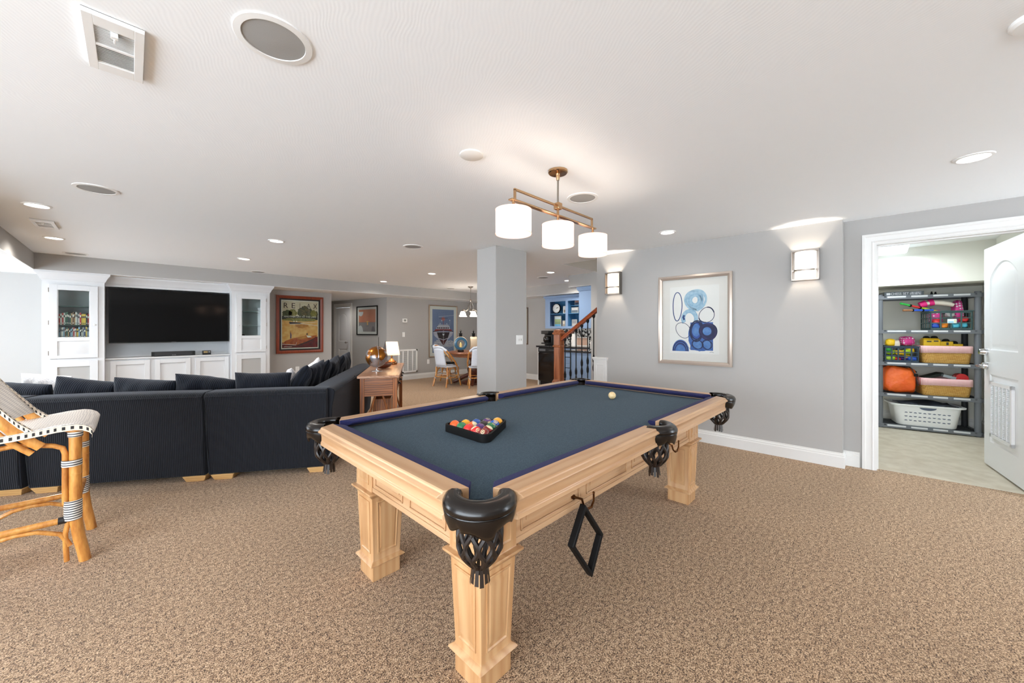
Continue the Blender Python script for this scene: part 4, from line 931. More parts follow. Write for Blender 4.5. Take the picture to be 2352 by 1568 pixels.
def tower(x0,x1,label,knob):
    DI,DO=YM-YF-.062,YW-YF-.003
    xc=(x0+x1)/2; w=(x1-x0)/2; r=emp('display_cabinet',label,'cabinet',(xc,YF,0),0,'tall white display towers beside the television')
    m=MB(); D_=YW-YF-.003; m.box(-w,-w+.03,.03,D_,0,2.05); m.box(w-.03,w,.03,D_,0,2.05); m.box(-w+.03,w-.03,D_-.017,D_,0,2.05,1); m.box(-w+.03,w-.03,.03,D_-.017,1.9,2.05); m.box(-w+.03,w-.03,.03,D_-.017,.84,.86); m.box(-w+.03,w-.03,.03,D_-.017,0,.1); m.box(-w+.03,w-.03,.03,D_-.017,1.138,1.155,1)
    st=.075
    m.box(-w,-w+st,0,.03,0,2.05); m.box(w-st,w,0,.03,0,2.05); m.box(-w+st,w-st,0,.03,1.88,2.05); m.box(-w+st,w-st,0,.03,.832,.868); m.box(-w+st,w-st,0,.03,0,.12)
    m.build('carcass',[CAB,INT],r,ang=30)
    m=MB(); m.sweep(CORN,[(-w,DO if knob>0 else DI),(-w,-.001),(w,-.001),(w,DI if knob>0 else DO)]); 
    m.v=[Vector((v.x,v.y,v.z)) for v in m.v]; m.build('cornice',CAB,r,ang=25)
    a,b=-w+.062,w-.062
    m=MB(); s_=.075; zg0,zg1=1.163,1.806
    m.box(a,a+s_,-.022,0,.872,1.878); m.box(b-s_,b,-.022,0,.872,1.878); m.box(a+s_,b-s_,-.022,0,zg1,1.878); m.box(a+s_,b-s_,-.022,0,1.11,zg0); m.box(a+s_,b-s_,-.022,0,.872,.912)
    for q in((a+s_,a+s_+.008,zg0,zg1),(b-s_-.008,b-s_,zg0,zg1)): m.box(q[0],q[1],-.016,0,q[2],q[3])
    raised(m,a+s_,b-s_,.912,1.11,-.018); d=m.build('door',CAB,r,ang=20,bev=.0015)
    m=MB(); m.box(a+s_,b-s_,-.009,-.005,zg0,zg1); m.build('glass_pane',GLASS,d)
    m=MB(); kx=(b-.03) if knob>0 else (a+.03); m.lathe([(.006,0),(.006,.012),(.015,.018),(.016,.026),(.008,.032),(0,.032)],seg=16); m.v=[Vector((kx+v.x,-.022-v.z,1.335+v.y)) for v in m.v]; m.build('knob',CAB,d)
    m=MB(); hx=a-.004 if knob>0 else b+.004
    for z in(.95,1.36,1.80): m.cyl((hx,-.02,z-.03),(hx,-.02,z+.03),.006)
    m.build('hinge',NICK,d)
    m=MB(); frame_door(m,a,b,.13,.832,0,.075); d2=m.build('lower_door',CAB,r,bev=.0015)
    m=MB(); m.box(a+.075,b-.075,-.008,-.002,.2,.76); m.build('cloth_panel',GREYG,d2)
    for z in(1.335,1.592): m=MB(); m.box(-w+.031,w-.031,.03,YW-YF-.03,z-.008,z); m.build('glass_shelf',mat('shelf_glass_green',(60,84,74),.08,alpha=1),r)
    return r,xc,w
TL_,xcl,wl_=tower(X0L,X1L,'white tower cabinet left of the television with shelves of books behind glass',1)
TR_,xcr,wr_=tower(X0R,X1R,'white tower cabinet right of the television with empty glass shelves',-1)
# books
BCOL=[('red',(168,40,36)),('white',(214,208,196)),('dark green',(30,78,58)),('black',(26,26,28)),('tan',(176,140,96)),('yellow',(206,172,60)),('navy',(36,48,86)),('grey',(140,140,140)),('maroon',(98,28,34)),('pale blue',(132,164,184)),('brown',(104,68,44))]
ordw=['first','second','third','fourth','fifth','sixth','seventh','eighth','ninth','tenth','eleventh','twelfth','thirteenth','fourteenth','fifteenth','sixteenth','seventeenth','eighteenth','nineteenth','twentieth']
PAGES=mat('book_pages',(226,218,198),.8)
rnd=random.Random(11)
seqU=['red','white','red','white','dark green','dark green','black','dark green','tan','brown','tan','white','grey','white','red','yellow','yellow','yellow','black','red','red']
seqL=['pale blue','grey','white','pale blue','brown','dark green','tan','black','pale blue','grey','red','white','tan','yellow','pale blue','black','white','grey','navy','yellow','grey','pale blue']
bcd=dict(BCOL)
for row,(seq,zb) in enumerate(((seqU,1.3355),(seqL,1.1555))):
    x=X0L+.142; xe=X1L-.140; n=len(seq); ws=[rnd.uniform(.8,1.25) for _ in seq]; k=(xe-x)/sum(ws)
    for i,c in enumerate(seq):
        w=ws[i]*k-.0012; h=rnd.uniform(.145,.178) if row==0 else rnd.uniform(.118,.148); dp=.115+rnd.uniform(-.01,.012); y0=YF+.055+rnd.uniform(0,.012)
        m=MB(); m.box(0,w,.0,dp,0,h,0); m.box(.002,w-.002,.003,dp+.001,h-.003,h+.0003,1); m.box(0.001,w-.001,-.0006,0,h*.62,h*.8,2); m.box(.002,w-.002,-.0006,0,h*.1,h*.16,2)
        cm=mat('book_'+c.replace(' ','_'),bcd[c],.5); c2=mat('book_band_light',(222,214,200),.5) if c not in('white','yellow','grey','pale blue','tan') else mat('book_band_dark',(48,44,52),.5)
        o=m.build('book',[cm,PAGES,c2],loc=(x,y0,zb),flat=True)
        tag(o,'%s-spined book, %s from the left on the %s shelf of the glass-door tower'%(c,ordw[i] if i<20 else ('next to last' if i==n-2 else 'last'),'upper' if row==0 else 'lower'),'book','books on the %s shelf of the left tower'%('upper' if row==0 else 'lower'))
        x+=ws[i]*k
m=MB(); m.lathe([(.03,0),(.034,.01),(.026,.024),(0,.028)],seg=18); tag(m.build('trinket_bowl',BLKM,loc=(xcr-.09,YF+.2,1.155)),'small dark object on the bottom shelf of the right tower','trinket')
# centre unit: backing, cornice, base cabinets
XA,XBc=X1L+.0005,X1R*0+X0R-.0005
mc=emp('media_cabinet','low white media cabinet with three panelled doors under the television','cabinet',((XA+XBc)/2,YM,0)); hw=(XBc-XA)/2
m=MB(); m.box(-hw,hw,YBK-YM,YBK-YM+.02,.8,2.054); m.build('back_panel',CAB,mc)
m=MB(); m.sweep([(o,z) for o,z in CORN],[(-hw,-.001),(hw,-.001)]); m.box(-hw,hw,0,YBK-YM-.001,1.905,2.05); m.build('cornice',CAB,mc,ang=25)
m=MB(); m.box(-hw,hw,-.075,YBK-YM-.001,.822,.843); m.build('counter',CAB,mc,bev=.004)
m=MB(); m.box(-hw,hw,-.045,YBK-YM-.001,.08,.822); m.box(-hw,hw,-.02,YBK-YM-.001,0,.08); m.build('carcass',CAB,mc)
dd=[onY(px,850,YM-.06)[0]-(XA+XBc)/2 for px in(253,344.5,356,437.5,449,525)]
for i in range(3):
    a,b=dd[2*i],dd[2*i+1]; m=MB(); frame_door(m,a,b,.1,.80,-.046,.06,.026); m.box(a+.055,b-.055,-.05,-.046,.15,.75); m.build('cabinet_door',CAB,mc,bev=.002)
# television
xa,za=onY(249.8,660.1,YM-.01); xb,zb=onY(525.7,783.7,YM-.01)
SCR=mat('tv_screen',(5,5,6),.09,spec=.2)
tv=emp('television','large black flat-screen television between the two white towers','television',((xa+xb)/2,YM-.01,0)); hw2=(xb-xa)/2
m=MB(); m.box(-hw2,hw2,.003,.06,zb,za); m.build('case',BLK,tv,bev=.004)
m=MB(); m.box(-hw2+.006,hw2-.006,0,.004,zb+.012,za-.006); m.build('screen',SCR,tv)
m=MB(); m.box(-.25,.25,.06,YBK-YM+.009,1.3,1.7); m.build('wall_mount',BLKM,tv)
m=MB(); m.box(-.03,.03,.0005,.003,zb+.004,zb+.009); m.build('logo',mat('logo_grey',(120,120,124),.4),tv)
# sound bar and clock radio on the counter
x0s,zs=onY(348,815,YM-.06); x1s,_=onY(448.5,808,YM-.06)
sbx=emp('sound_bar','long black sound bar on the white cabinet under the television','speaker',((x0s+x1s)/2,YM+.02,.8435)); w=(x1s-x0s)/2
m=MB(); m.box(-w,w,-.08,.04,.004,.072); m.box(-w+.03,w-.03,-.06,.03,0,.004); m.build('case',BLK,sbx,bev=.008,seg=3)
m=MB(); m.box(-w+.035,w-.035,-.0835,-.08,.008,.066); m.build('grille',mat('grille_dark',(44,45,47),.8,bump=(500,.4,.002)),sbx,bev=.002)
m=MB(); puttext(m,'BOSE',-.022,.014,.044,.01,0,0,lambda u,v,d:(u,-.0845,v)); m.build('logo',mat('logo_silver',(210,210,212),.3,1),sbx)
x0s,_=onY(465.5,806,YM-.04); x1s,_=onY(485,805,YM-.04); cr=emp('clock_radio','small black clock radio beside the sound bar','radio',((x0s+x1s)/2,YM+.02,.8435)); w=(x1s-x0s)/2
m=MB(); m.box(-w,w,-.05,.03,0,.07); m.build('case',BLK,cr,bev=.006); m=MB(); m.box(-w*.75,w*.2,-.0515,-.05,.03,.062); m.build('display',mat('display_amber',(150,128,84),.4),cr); m=MB(); m.box(w*.35,w*.8,-.0515,-.05,.035,.06); m.build('buttons',mat('button_grey',(120,122,126),.5),cr)
# ================================================================== FRAMED PICTURES
def picture(name,label,loc,rz,x0,x1,z0,z1,fw,fd,fm,art,mat_w=0,matm=None,inner=None):
    r=emp(name,label,'picture',loc,rz); xc,zc=(x0+x1)/2,(z0+z1)/2; w,h=(x1-x0)/2,(z1-z0)/2
    o=[(-w,-h),(w,-h),(w,h),(-w,h)]; i_=[(-w+fw,-h+fw),(w-fw,-h+fw),(w-fw,h-fw),(-w+fw,h-fw)]
    m=MB(); n=4; vs=[]
    mid=[(-w+fw*.5,-h+fw*.5),(w-fw*.5,-h+fw*.5),(w-fw*.5,h-fw*.5),(-w+fw*.5,h-fw*.5)]
    for poly,y in((o,0),(o,-fd*.85),(mid,-fd),(i_,-fd*.7),(i_,0)): vs+=[(xc+p[0],y,zc+p[1]) for p in poly]
    fs=[(r_*4+k,r_*4+(k+1)%4,((r_+1)%5)*4+(k+1)%4,((r_+1)%5)*4+k) for r_ in range(5) for k in range(4)]; m.add(vs,fs); m.build('frame',fm,r,bev=.002,ang=20)
    if inner:
        m=MB(); k=fw+inner[0]; a=[(-w+fw,-h+fw),(w-fw,-h+fw),(w-fw,h-fw),(-w+fw,h-fw)]; b=[(-w+k,-h+k),(w-k,-h+k),(w-k,h-k),(-w+k,h-k)]; vs=[]
        for poly,y in((a,-.002),(a,-fd*.6),(b,-fd*.55),(b,-.002)): vs+=[(xc+p[0],y,zc+p[1]) for p in poly]
        m.add(vs,[(r_*4+q,r_*4+(q+1)%4,((r_+1)%4)*4+(q+1)%4,((r_+1)%4)*4+q) for r_ in range(4) for q in range(4)]); m.build('inner_frame',inner[1],r); fw=k
    W,H=2*(w-fw),2*(h-fw); ox,oz=xc-w+fw,zc-h+fw
    if matm:
        m=MB(); m.box(ox,ox+W,-.004,-.0005,oz,oz+H); m.build('mount_board',matm,r); 
    ox+=mat_w; oz+=mat_w; W-=2*mat_w; H-=2*mat_w
    m=MB(); P=lambda u,v,d=0:(ox+u*W,-.0048-d*.00035,oz+v*H); art(m,P,W/H)
    m.build('print',art.mats,r,ang=180,flat=True)
    m=MB(); m.box(ox-mat_w,ox+W+mat_w,-.0125,-.011,oz-mat_w,oz+H+mat_w); m.build('glass',PGLASS,r)
    return r
def rect(m,P,a,b,c,e,d,k): m.poly([P(a,c,d),P(b,c,d),P(b,e,d),P(a,e,d)],k)
def blob(m,P,cx,cy,rx,ry,d,k,asp=1,n=26,jag=0,a0=0,a1=2*PI,seed=0):
    q=random.Random(seed); pts=[]
    full=abs(a1-a0-2*PI)<.01
    for i in range(n if full else n+1): a=a0+(a1-a0)*i/n; j=1+jag*q.uniform(-1,1); pts.append(P(cx+rx*j*math.cos(a),cy+ry*j*math.sin(a),d))
    m.poly(pts,k)
def stroke(m,P,pts,w,d,k,asp=1,closed=False):
    n=len(pts); L=[];Rr=[]
    for i in range(n):
        a=pts[i-1] if (closed or i) else pts[0]; b=pts[(i+1)%n] if (closed or i<n-1) else pts[-1]
        dx,dy=(b[0]-a[0])*asp,b[1]-a[1]; l=math.hypot(dx,dy) or 1; ww=w[i] if isinstance(w,list) else w
        L.append(P(pts[i][0]-dy/l*ww/asp,pts[i][1]+dx/l*ww,d)); Rr.append(P(pts[i][0]+dy/l*ww/asp,pts[i][1]-dx/l*ww,d))
    for i in range(n if closed else n-1): j=(i+1)%n; m.add([L[i],L[j],Rr[j],Rr[i]],[(0,1,2,3)],k)
def ell(cx,cy,rx,ry,n=40,rot=0,a0=0,a1=2*PI,seed=0,wob=.0):
    q=random.Random(seed); f=[q.uniform(0,6) for _ in range(3)]; o=[]
    for i in range(n if abs(a1-a0-2*PI)<.01 else n+1):
        a=a0+(a1-a0)*i/n; k=1+wob*math.sin(2*a+f[0])+wob*.6*math.sin(3*a+f[1]); x,y=rx*k*math.cos(a),ry*k*math.sin(a); o.append((cx+x*math.cos(rot)-y*math.sin(rot),cy+x*math.sin(rot)+y*math.cos(rot)))
    return o
PM=lambda n,c,c2=None,s=40: mat(n,c,.6,var=(c2,s) if c2 else None)
# -- lake poster
def art_lake(m,P,A):
    rect(m,P,0,1,0,1,0,9); rect(m,P,.025,.975,.02,.98,1,0)
    rect(m,P,.025,.975,.02,.66,2,1); rect(m,P,.025,.975,.60,.675,3,3)
    blob(m,P,.16,.72,.13,.075,4,2,jag=.12,seed=1); blob(m,P,.30,.735,.11,.08,4,8,jag=.12,seed=2)
    for i,(x,y,rx,ry,k) in enumerate(((.52,.745,.10,.09,2),(.62,.79,.13,.10,4),(.72,.74,.14,.11,2),(.86,.73,.09,.08,8),(.94,.72,.045,.07,4))): blob(m,P,x,y,rx,ry,5+i%2,k,jag=.16,seed=5+i)
    rect(m,P,.025,.975,.625,.66,7,3); blob(m,P,.5,.60,.47,.035,8,8,jag=.1,seed=31); blob(m,P,.55,.47,.2,.04,8,11,jag=.2,seed=32)
    m.poly([P(.20,.555,9),P(.58,.54,9),P(.5,.518,9),P(.22,.51,9)],6); stroke(m,P,[(.22,.505),(.55,.515),(.97,.48)],.004,10,9); stroke(m,P,[(.5,.53),(.95,.555)],.003,10,9)
    for x in(.33,.40): blob(m,P,x,.565,.016,.013,10,9)
    m.poly([P(.025,.02,9),P(.975,.02,9),P(.975,.25,9),P(.8,.19,9),P(.6,.14,9),P(.025,.13,9)],7)
    m.poly([P(.03,.11,11),P(.12,.17,11),P(.3,.215,11),P(.5,.245,11),P(.66,.275,11),P(.80,.265,11),P(.95,.275,11),P(.94,.24,11),P(.78,.18,11),P(.60,.125,11),P(.40,.075,11),P(.2,.085,11)],5)
    m.poly([P(.40,.075,12),P(.60,.125,12),P(.78,.18,12),P(.94,.245,12),P(.92,.225,12),P(.75,.14,12),P(.55,.085,12)],6)
    m.poly([P(.40,.22,13),P(.62,.265,13),P(.72,.225,13),P(.48,.19,13)],11); m.poly([P(.66,.27,13),P(.76,.265,13),P(.82,.235,13),P(.7,.225,13)],9); stroke(m,P,[(.03,.10),(.38,.078),(.40,.13)],.004,13,9)
    blob(m,P,.68,.30,.022,.02,14,6); m.poly([P(.23,.215,14),P(.235,.36,14),P(.27,.29,14),P(.265,.215,14)],10); stroke(m,P,[(.235,.2),(.238,.37)],.003,15,6)
    for i,ch in enumerate('RELAX'):
        vs,fs,a=text(ch); h=.105; w=min(h*a/A*1.05,.11)*(.5 if ch=='L' else 1); puttext(m,ch,.09+.2*i-(.0 if i<4 else .02)-w*.2,.835-.008*i*0,w,h,16,6,lambda u,v,d:P(u,v,d))
    puttext(m,'ANOTHER DAY AT THE LAKE',.07,.645,.86,.036,17,9,lambda u,v,d:P(u,v,d)); stroke(m,P,[(.07,.045),(.12,.05),(.2,.043),(.28,.048)],.003,16,9)
art_lake.mats=[PM('lake_sky',(226,208,180),(214,192,160),9),PM('lake_water',(214,150,70),(230,180,108),12),PM('lake_trees',(74,74,30),(48,46,18),30),PM('lake_shore',(34,30,26)),PM('lake_pine',(46,42,16),(104,86,38),40),PM('lake_boat',(150,60,18),(184,92,34),18),PM('lake_dark',(48,18,16)),PM('lake_red',(120,16,14),(70,8,10),12),PM('lake_foliage',(150,136,66),(112,104,50),40),PM('lake_white',(236,226,210)),PM('lake_flag',(112,84,110)),PM('lake_gold',(196,130,44),(170,104,36),20)]
xa,za=onY(633.5,677,YW); xb,zb=onY(741.5,808,YW)
picture('framed_poster','wood-framed RELAX poster of motorboats on a golden lake','%s'%'' or (0,YW,0),0,xa,xb,zb,za,.058,.035,wood('redwood_frame',(150,62,26),(92,30,12),2,2),art_lake,inner=(.03,mat('frame_black_inner',(20,14,12),.4))) if False else None
def pic(name,label,rz,loc,*a,**k): return picture(name,label,loc,rz,*a,**k)
pic('framed_poster','wood-framed RELAX poster of motorboats on a golden lake',0,(0,YW,0),xa,xb,zb,za,.058,.035,wood('redwood_frame',(150,62,26),(92,30,12),2,2),art_lake,inner=(.03,mat('frame_black_inner',(20,14,12),.4)))
# -- boat picture
def art_boat(m,P,A):
    rect(m,P,0,1,0,1,0,0); rect(m,P,0,1,0,.13,1,1); blob(m,P,.5,.15,.56,.075,2,2,jag=.1,seed=3,n=40); blob(m,P,.3,.2,.28,.09,3,3,jag=.14,seed=4); blob(m,P,.72,.2,.28,.08,3,3,jag=.14,seed=5)
    rect(m,P,0,1,0,.125,4,1)
    m.poly([P(.03,.485,5),P(.97,.485,5),P(.93,.40,5),P(.72,.30,5),P(.52,.17,5),P(.48,.17,5),P(.28,.30,5),P(.07,.40,5)],4)
    m.poly([P(.2,.47,6),P(.8,.47,6),P(.72,.34,6),P(.5,.30,6),P(.28,.34,6)],6); m.poly([P(.3,.32,7),P(.5,.28,7),P(.7,.32,7),P(.52,.17,7),P(.48,.17,7)],7)
    stroke(m,P,[(.03,.485),(.5,.52),(.97,.485)],.008,8,6); m.poly([P(.08,.50,7),P(.92,.50,7),P(.86,.545,7),P(.14,.545,7)],5)
    m.poly([P(.18,.545,8),P(.82,.545,8),P(.78,.60,8),P(.22,.60,8)],8)
    for i in range(7): x=.22+.08*i; rect(m,P,x,x+.055,.553,.59,9,6)
    m.poly([P(.2,.60,9),P(.8,.60,9),P(.74,.645,9),P(.28,.645,9)],8); stroke(m,P,[(.22,.62),(.78,.62)],.004,10,6); stroke(m,P,[(.5,.17),(.5,.52)],.006,10,8)
    m.poly([P(.47,.40,11),P(.53,.40,11),P(.55,.44,11),P(.5,.42,11),P(.45,.44,11)],9)
    stroke(m,P,[(.5,.64),(.5,.80)],.009,9,5); blob(m,P,.49,.78,.09,.045,10,10,jag=.3,seed=8); stroke(m,P,[(.3,.79),(.7,.80)],.004,11,6); stroke(m,P,[(.28,.83),(1,.875)],.003,5,8); stroke(m,P,[(.8,.6),(.82,.76)],.003,9,8)
    for x,y in((.35,.67),(.66,.67),(.42,.74),(.8,.75)): blob(m,P,x,y,.022,.014,10,8)
    for i in range(9): q=random.Random(i); stroke(m,P,[(q.uniform(0,.9),q.uniform(.02,.12)),(q.uniform(.1,1),q.uniform(.02,.12))],.002,5,3)
art_boat.mats=[PM('harbour_sky',(112,122,158),(122,130,164),3),PM('harbour_water',(100,112,152),(140,150,184),30),PM('harbour_foam',(150,152,170),(196,194,202),24),PM('harbour_spray',(204,196,206),(150,144,164),30),PM('tug_white',(196,188,204),(168,158,176),14),PM('tug_red',(150,52,58)),PM('tug_dark',(44,24,34)),PM('tug_maroon',(92,30,40),(60,24,32),10),PM('tug_pale',(214,208,220)),PM('tug_bright',(236,232,240)),PM('tug_flag',(190,108,104))]
xa,za=onY(984.5,699.5,YW); xb,zb=onY(1049.5,816.5,YW)
pic('framed_picture','tall gilt-framed picture of a red and white tugboat seen bow-on',0,(0,YW,0),xa,xb,zb,za,.028,.03,mat('gilt_frame',(158,136,116),.4,.3),art_boat,mat_w=.085,matm=mat('mount_pinkwhite',(232,222,216),.7))
# -- sunset print in the alcove
def art_sun(m,P,A):
    rect(m,P,0,1,0,1,0,0); rect(m,P,0,1,.42,1,1,1); rect(m,P,0,1,0,.42,1,2); blob(m,P,.53,.42,.07,.06,2,3,a0=0,a1=PI); rect(m,P,.5,.56,.3,.42,2,3); blob(m,P,.12,.9,.16,.2,3,4,a0=PI,a1=2*PI); blob(m,P,.1,.0,.16,.28,3,4,a0=0,a1=PI); blob(m,P,.86,.0,.1,.24,3,5,a0=0,a1=PI); stroke(m,P,[(.42,.25),(.62,.25)],.006,3,5); stroke(m,P,[(.0,.42),(1,.42)],.004,4,5)
art_sun.mats=[PM('sun_edge',(214,190,176)),PM('sun_sky',(204,120,92),(212,138,110),3),PM('sun_sea',(150,134,134)),PM('sun_disc',(240,176,96)),PM('sun_board',(214,204,204)),PM('sun_boat',(120,104,110))]
sa,za=onW(868,701,HA,THL); sb_,zb=onW(820,769,HA,THL)
rzh2=math.atan2(-THL.y,-THL.x)
pic('framed_picture','black-framed orange sunset print in the alcove beyond the sofa',rzh2,(HA.x+THL.x*sb_,HA.y+THL.y*sb_,0),0,sb_-sa,zb,za,.028,.025,BLKM,art_sun,mat_w=.06,matm=mat('mount_cream',(224,212,206),.7))
# -- edge-on picture on the bar wall
ya,za=onX(1209,706,XB); yb,zb=onX(1213.2,791,XB)
def art_plain(m,P,A): rect(m,P,0,1,0,1,0,0); blob(m,P,.5,.5,.3,.3,1,1,jag=.1,seed=3)
art_plain.mats=[PM('plain_cream',(220,210,196)),PM('plain_grey',(140,140,140))]
pic('framed_picture','thin dark-framed picture seen at the right edge of the pillar on the bar wall',-PI/2,(XB,yb+.5,0),0,.5,zb,za,.03,.03,mat('frame_bronze',(96,72,52),.4),art_plain)
# -- abstract blue print on the right wall
def art_abs(m,P,A):
    rect(m,P,0,1,0,1,0,0)
    cx,cy=.53,.79
    for i in range(9): k=.35+.075*i; stroke(m,P,ell(cx+.01*math.sin(i),cy,.215*k,.165*k,44,seed=i,wob=.05),.012,1+i%2,1 if i%3 else 2,A,True)
    stroke(m,P,[(.60,.63),(.5,.66),(.42,.7)],.012,2,1,A); 
    for i in range(5): k=.75+.09*i; stroke(m,P,ell(.42,.52,.14*k,.12*k,30,a0=-.5,a1=3.7,seed=i+9,wob=.03),.010,2+i%2,1 if i%2 else 2,A)
    stroke(m,P,[(.31,.50),(.29,.54),(.31,.57)],.014,5,3,A)
    stroke(m,P,ell(.165,.705,.092,.225,50,rot=-.02,seed=4,wob=.04),.006,5,3,A,True)
    stroke(m,P,ell(.76,.565,.155,.105,46,rot=.3,seed=5,wob=.05),[.004+.004*(i%23<10) for i in range(46)],5,4,A,True)
    stroke(m,P,ell(.285,.345,.165,.105,46,rot=-.35,seed=6,wob=.04),.0035,5,4,A,True)
    rect(m,P,.435,.885,.05,.46,2,5); blob(m,P,.62,.255,.235,.225,3,5,jag=.05,seed=2,n=40)
    blob(m,P,.56,.335,.115,.125,4,6); blob(m,P,.555,.345,.085,.095,5,7)
    for i in range(4): stroke(m,P,ell(.56,.335,.105+.012*i,.12+.010*i,40,seed=20+i,wob=.05),.006,6+i%2,4,A,True)
    for i in range(7): k=.5+.085*i; stroke(m,P,ell(.79,.325,.155*k,.118*k,40,seed=30+i,wob=.05),.012,6+i%3,8 if i%2 else 4,A,True)
    blob(m,P,.77,.33,.085,.06,9,7)
    for x,rx in((.58,.095),(.77,.08)):
        blob(m,P,x,.135,rx,.06,5,7)
        for i in range(2): stroke(m,P,ell(x,.135,rx+.012*i,.065+.006*i,34,seed=40+i,wob=.07),.004,8,4,A,True)
    blob(m,P,.23,.03,.175,.165,3,6,a0=0,a1=PI); blob(m,P,.23,.03,.10,.10,5,7,a0=0,a1=PI)
    for i in range(5): k=.6+.1*i; stroke(m,P,ell(.23,.03,.17*k,.165*k,30,a0=0.03,a1=PI-.03,seed=50+i,wob=.02),.006,6+i%2,4 if i%2 else 5,A)
    stroke(m,P,[(.60,.46),(.64,.4),(.68,.35)],.003,9,4,A); stroke(m,P,[(.38,.1),(.43,.07),(.47,.13)],.003,9,4,A); stroke(m,P,[(.82,.025),(.86,.03),(.9,.022)],.002,3,4,A)
art_abs.mats=[PM('paper_pinkwhite',(246,228,224)),PM('wash_paleblue',(156,180,204),(178,196,214),30),PM('wash_greyblue',(134,164,196),(166,188,208),30),PM('ink_slate',(40,62,120)),PM('ink_navy',(26,28,72)),PM('wash_blue',(52,84,154),(78,110,176),14),PM('deep_blue',(36,56,130),(52,80,156),20),PM('mid_blue',(98,134,190),(70,106,172),18),PM('ink_violet',(34,24,66),(54,36,92),20)]
sa,za=onW(1514,637,AR,TR); sb_,zb=onW(1683,843,AR,TR); z1=onW(1683,622,AR,TR)[1]; z0=onW(1683,843,AR,TR)[1]
CHAMP=mat('champagne_frame',(186,172,160),.32,.55,bump=(160,.05,.001))
pic('framed_artwork','champagne-framed abstract print of blue rings and circles between the two sconces',RZR,(AR.x,AR.y,0),sa,sb_,z0,z1,.045,.035,CHAMP,art_abs,mat_w=.085,matm=mat('mount_pink',(240,220,214),.7))
# ================================================================== DINING CORNER
TBX,TBY=5.66,6.82
DW=wood('dining_wood',(166,104,66),(100,56,32),0,1.3); DWD=wood('pedestal_wood',(112,60,40),(60,28,18),2,1.6)
dt=emp('dining_table','round wooden pedestal table under the bell-shade chandelier','dining table',(TBX,TBY,0))
m=MB(); m.lathe([(0,.70),(.60,.70),(.625,.715),(.63,.735),(.62,.752),(.60,.757),(0,.757)],seg=56); m.lathe([(.52,.64),(.53,.70)],seg=48,cap=False); m.build('tabletop',DW,dt)
m=MB(); m.lathe([(.30,0),(.30,.05),(.22,.08),(.12,.12),(.10,.18),(.15,.26),(.17,.34),(.14,.42),(.09,.48),(.10,.54),(.18,.62),(.22,.70)],seg=28); m.build('pedestal',DWD,dt)
m=MB()
for k in range(4): m.at((0,0,0),PI/4+k*PI/2); m.tube([(.1,0,.22),(.28,0,.14),(.42,0,.06),(.5,0,.035)],[.05,.045,.04,.035],8)
m.at(); m.build('foot',DWD,dt)
WOVB=NT('bistro_weave'); k=WOVB.n('ShaderNodeTexChecker'); k.inputs['Scale'].default_value=1; WOVB.l(WOVB.obj((70,70,70)),k.inputs[0]); k.inputs[1].default_value=(*lin((226,230,236)),1); k.inputs[2].default_value=(*lin((192,204,222)),1); WOVB.l(k.outputs[0],WOVB.b.inputs['Base Color']); WOVB.set(Roughness=.5); WOVB=WOVB.m
BBND=mat('bistro_binding_navy',(40,46,66),.5)
def bistro(loc,rz,label):
    r=emp('bistro_chair',label,'chair',loc,rz,'rattan bistro chairs at the round table')  # local +x is the front
    m=MB(); m.prism([(.22,-.2),(.22,.2),(.1,.215),(-.18,.19),(-.2,.0),(-.18,-.19),(.1,-.215)],.43,.455); m.build('seat',WOVB,r,bev=.012)
    for sx,sy,bx_ in((1,1,.05),(1,-1,.05),(-1,1,-.07),(-1,-1,-.07)):
        m=MB(); m.tube([(sx*.18+bx_*.8,sy*.21,0),(sx*.17,sy*.18,.25),(sx*.165,sy*.175,.44)],[.016,.017,.017],10); l=m.build('leg',RAT,r)
        m=MB(); q=Vector((sx*.17+bx_*.2,sy*.185,.2)); m.lathe([(.02,.17),(.02,.23)],c=(q.x,q.y,0),seg=10,cap=False); m.build('binding',BIND,l)
    for y in(-.19,.19): m=MB(); m.cyl((.18,y,.2),(-.2,y,.2),.010); m.build('stretcher',RAT,r)
    m=MB(); m.cyl((.19,-.19,.23),(.19,.19,.23),.010); m.cyl((-.2,-.19,.22),(-.2,.19,.22),.010)
    for y in(-.18,.18): m.tube([(.17,y,.25),(.12,y,.36),(.04,y,.41),(-.04,y,.41),(-.12,y,.36),(-.17,y,.25)],.009,8)
    m.build('brace',RAT,r)
    arch=[(.10,-.215,.44),(.02,-.225,.55),(-.10,-.22,.68),(-.20,-.19,.80),(-.26,-.11,.875),(-.275,0,.89),(-.26,.11,.875),(-.20,.19,.80),(-.10,.22,.68),(.02,.225,.55),(.10,.215,.44)]
    m=MB(); m.tube(arch,.019,10); m.build('back_hoop',RAT,r)
    m=MB(); m.tube([(p[0]-.01,p[1],p[2]) for p in arch[3:8]],.026,10); m.build('hoop_binding',WOVB,r)
    m=MB(); m.grid(lambda u,v:(-.185-.075*v-.045*math.sin(PI*u)*(1-.3*v),(-.165+.33*u)*(1-.12*v),.46+.40*v-.03*v*abs(2*u-1)**2.5),11,9); m.build('backrest',WOVB,r,solid=.012)
    return r
bistro((4.98,6.95,0),.15,'rattan bistro chair with pale woven back, left of the round dining table')
bistro((5.36,6.33,0),.95,'rattan bistro chair half hidden by the pillar at the dining table')
c3=bistro((5.28,7.42,0),-1.0,'rattan bistro chair on the far side of the dining table'); 
m=MB(); m.prism([(.2,-.18),(.2,.18),(-.16,.17),(-.16,-.17)],.456,.485); cu=m.build('seat_pad',BLKM,c3,bev=.012)
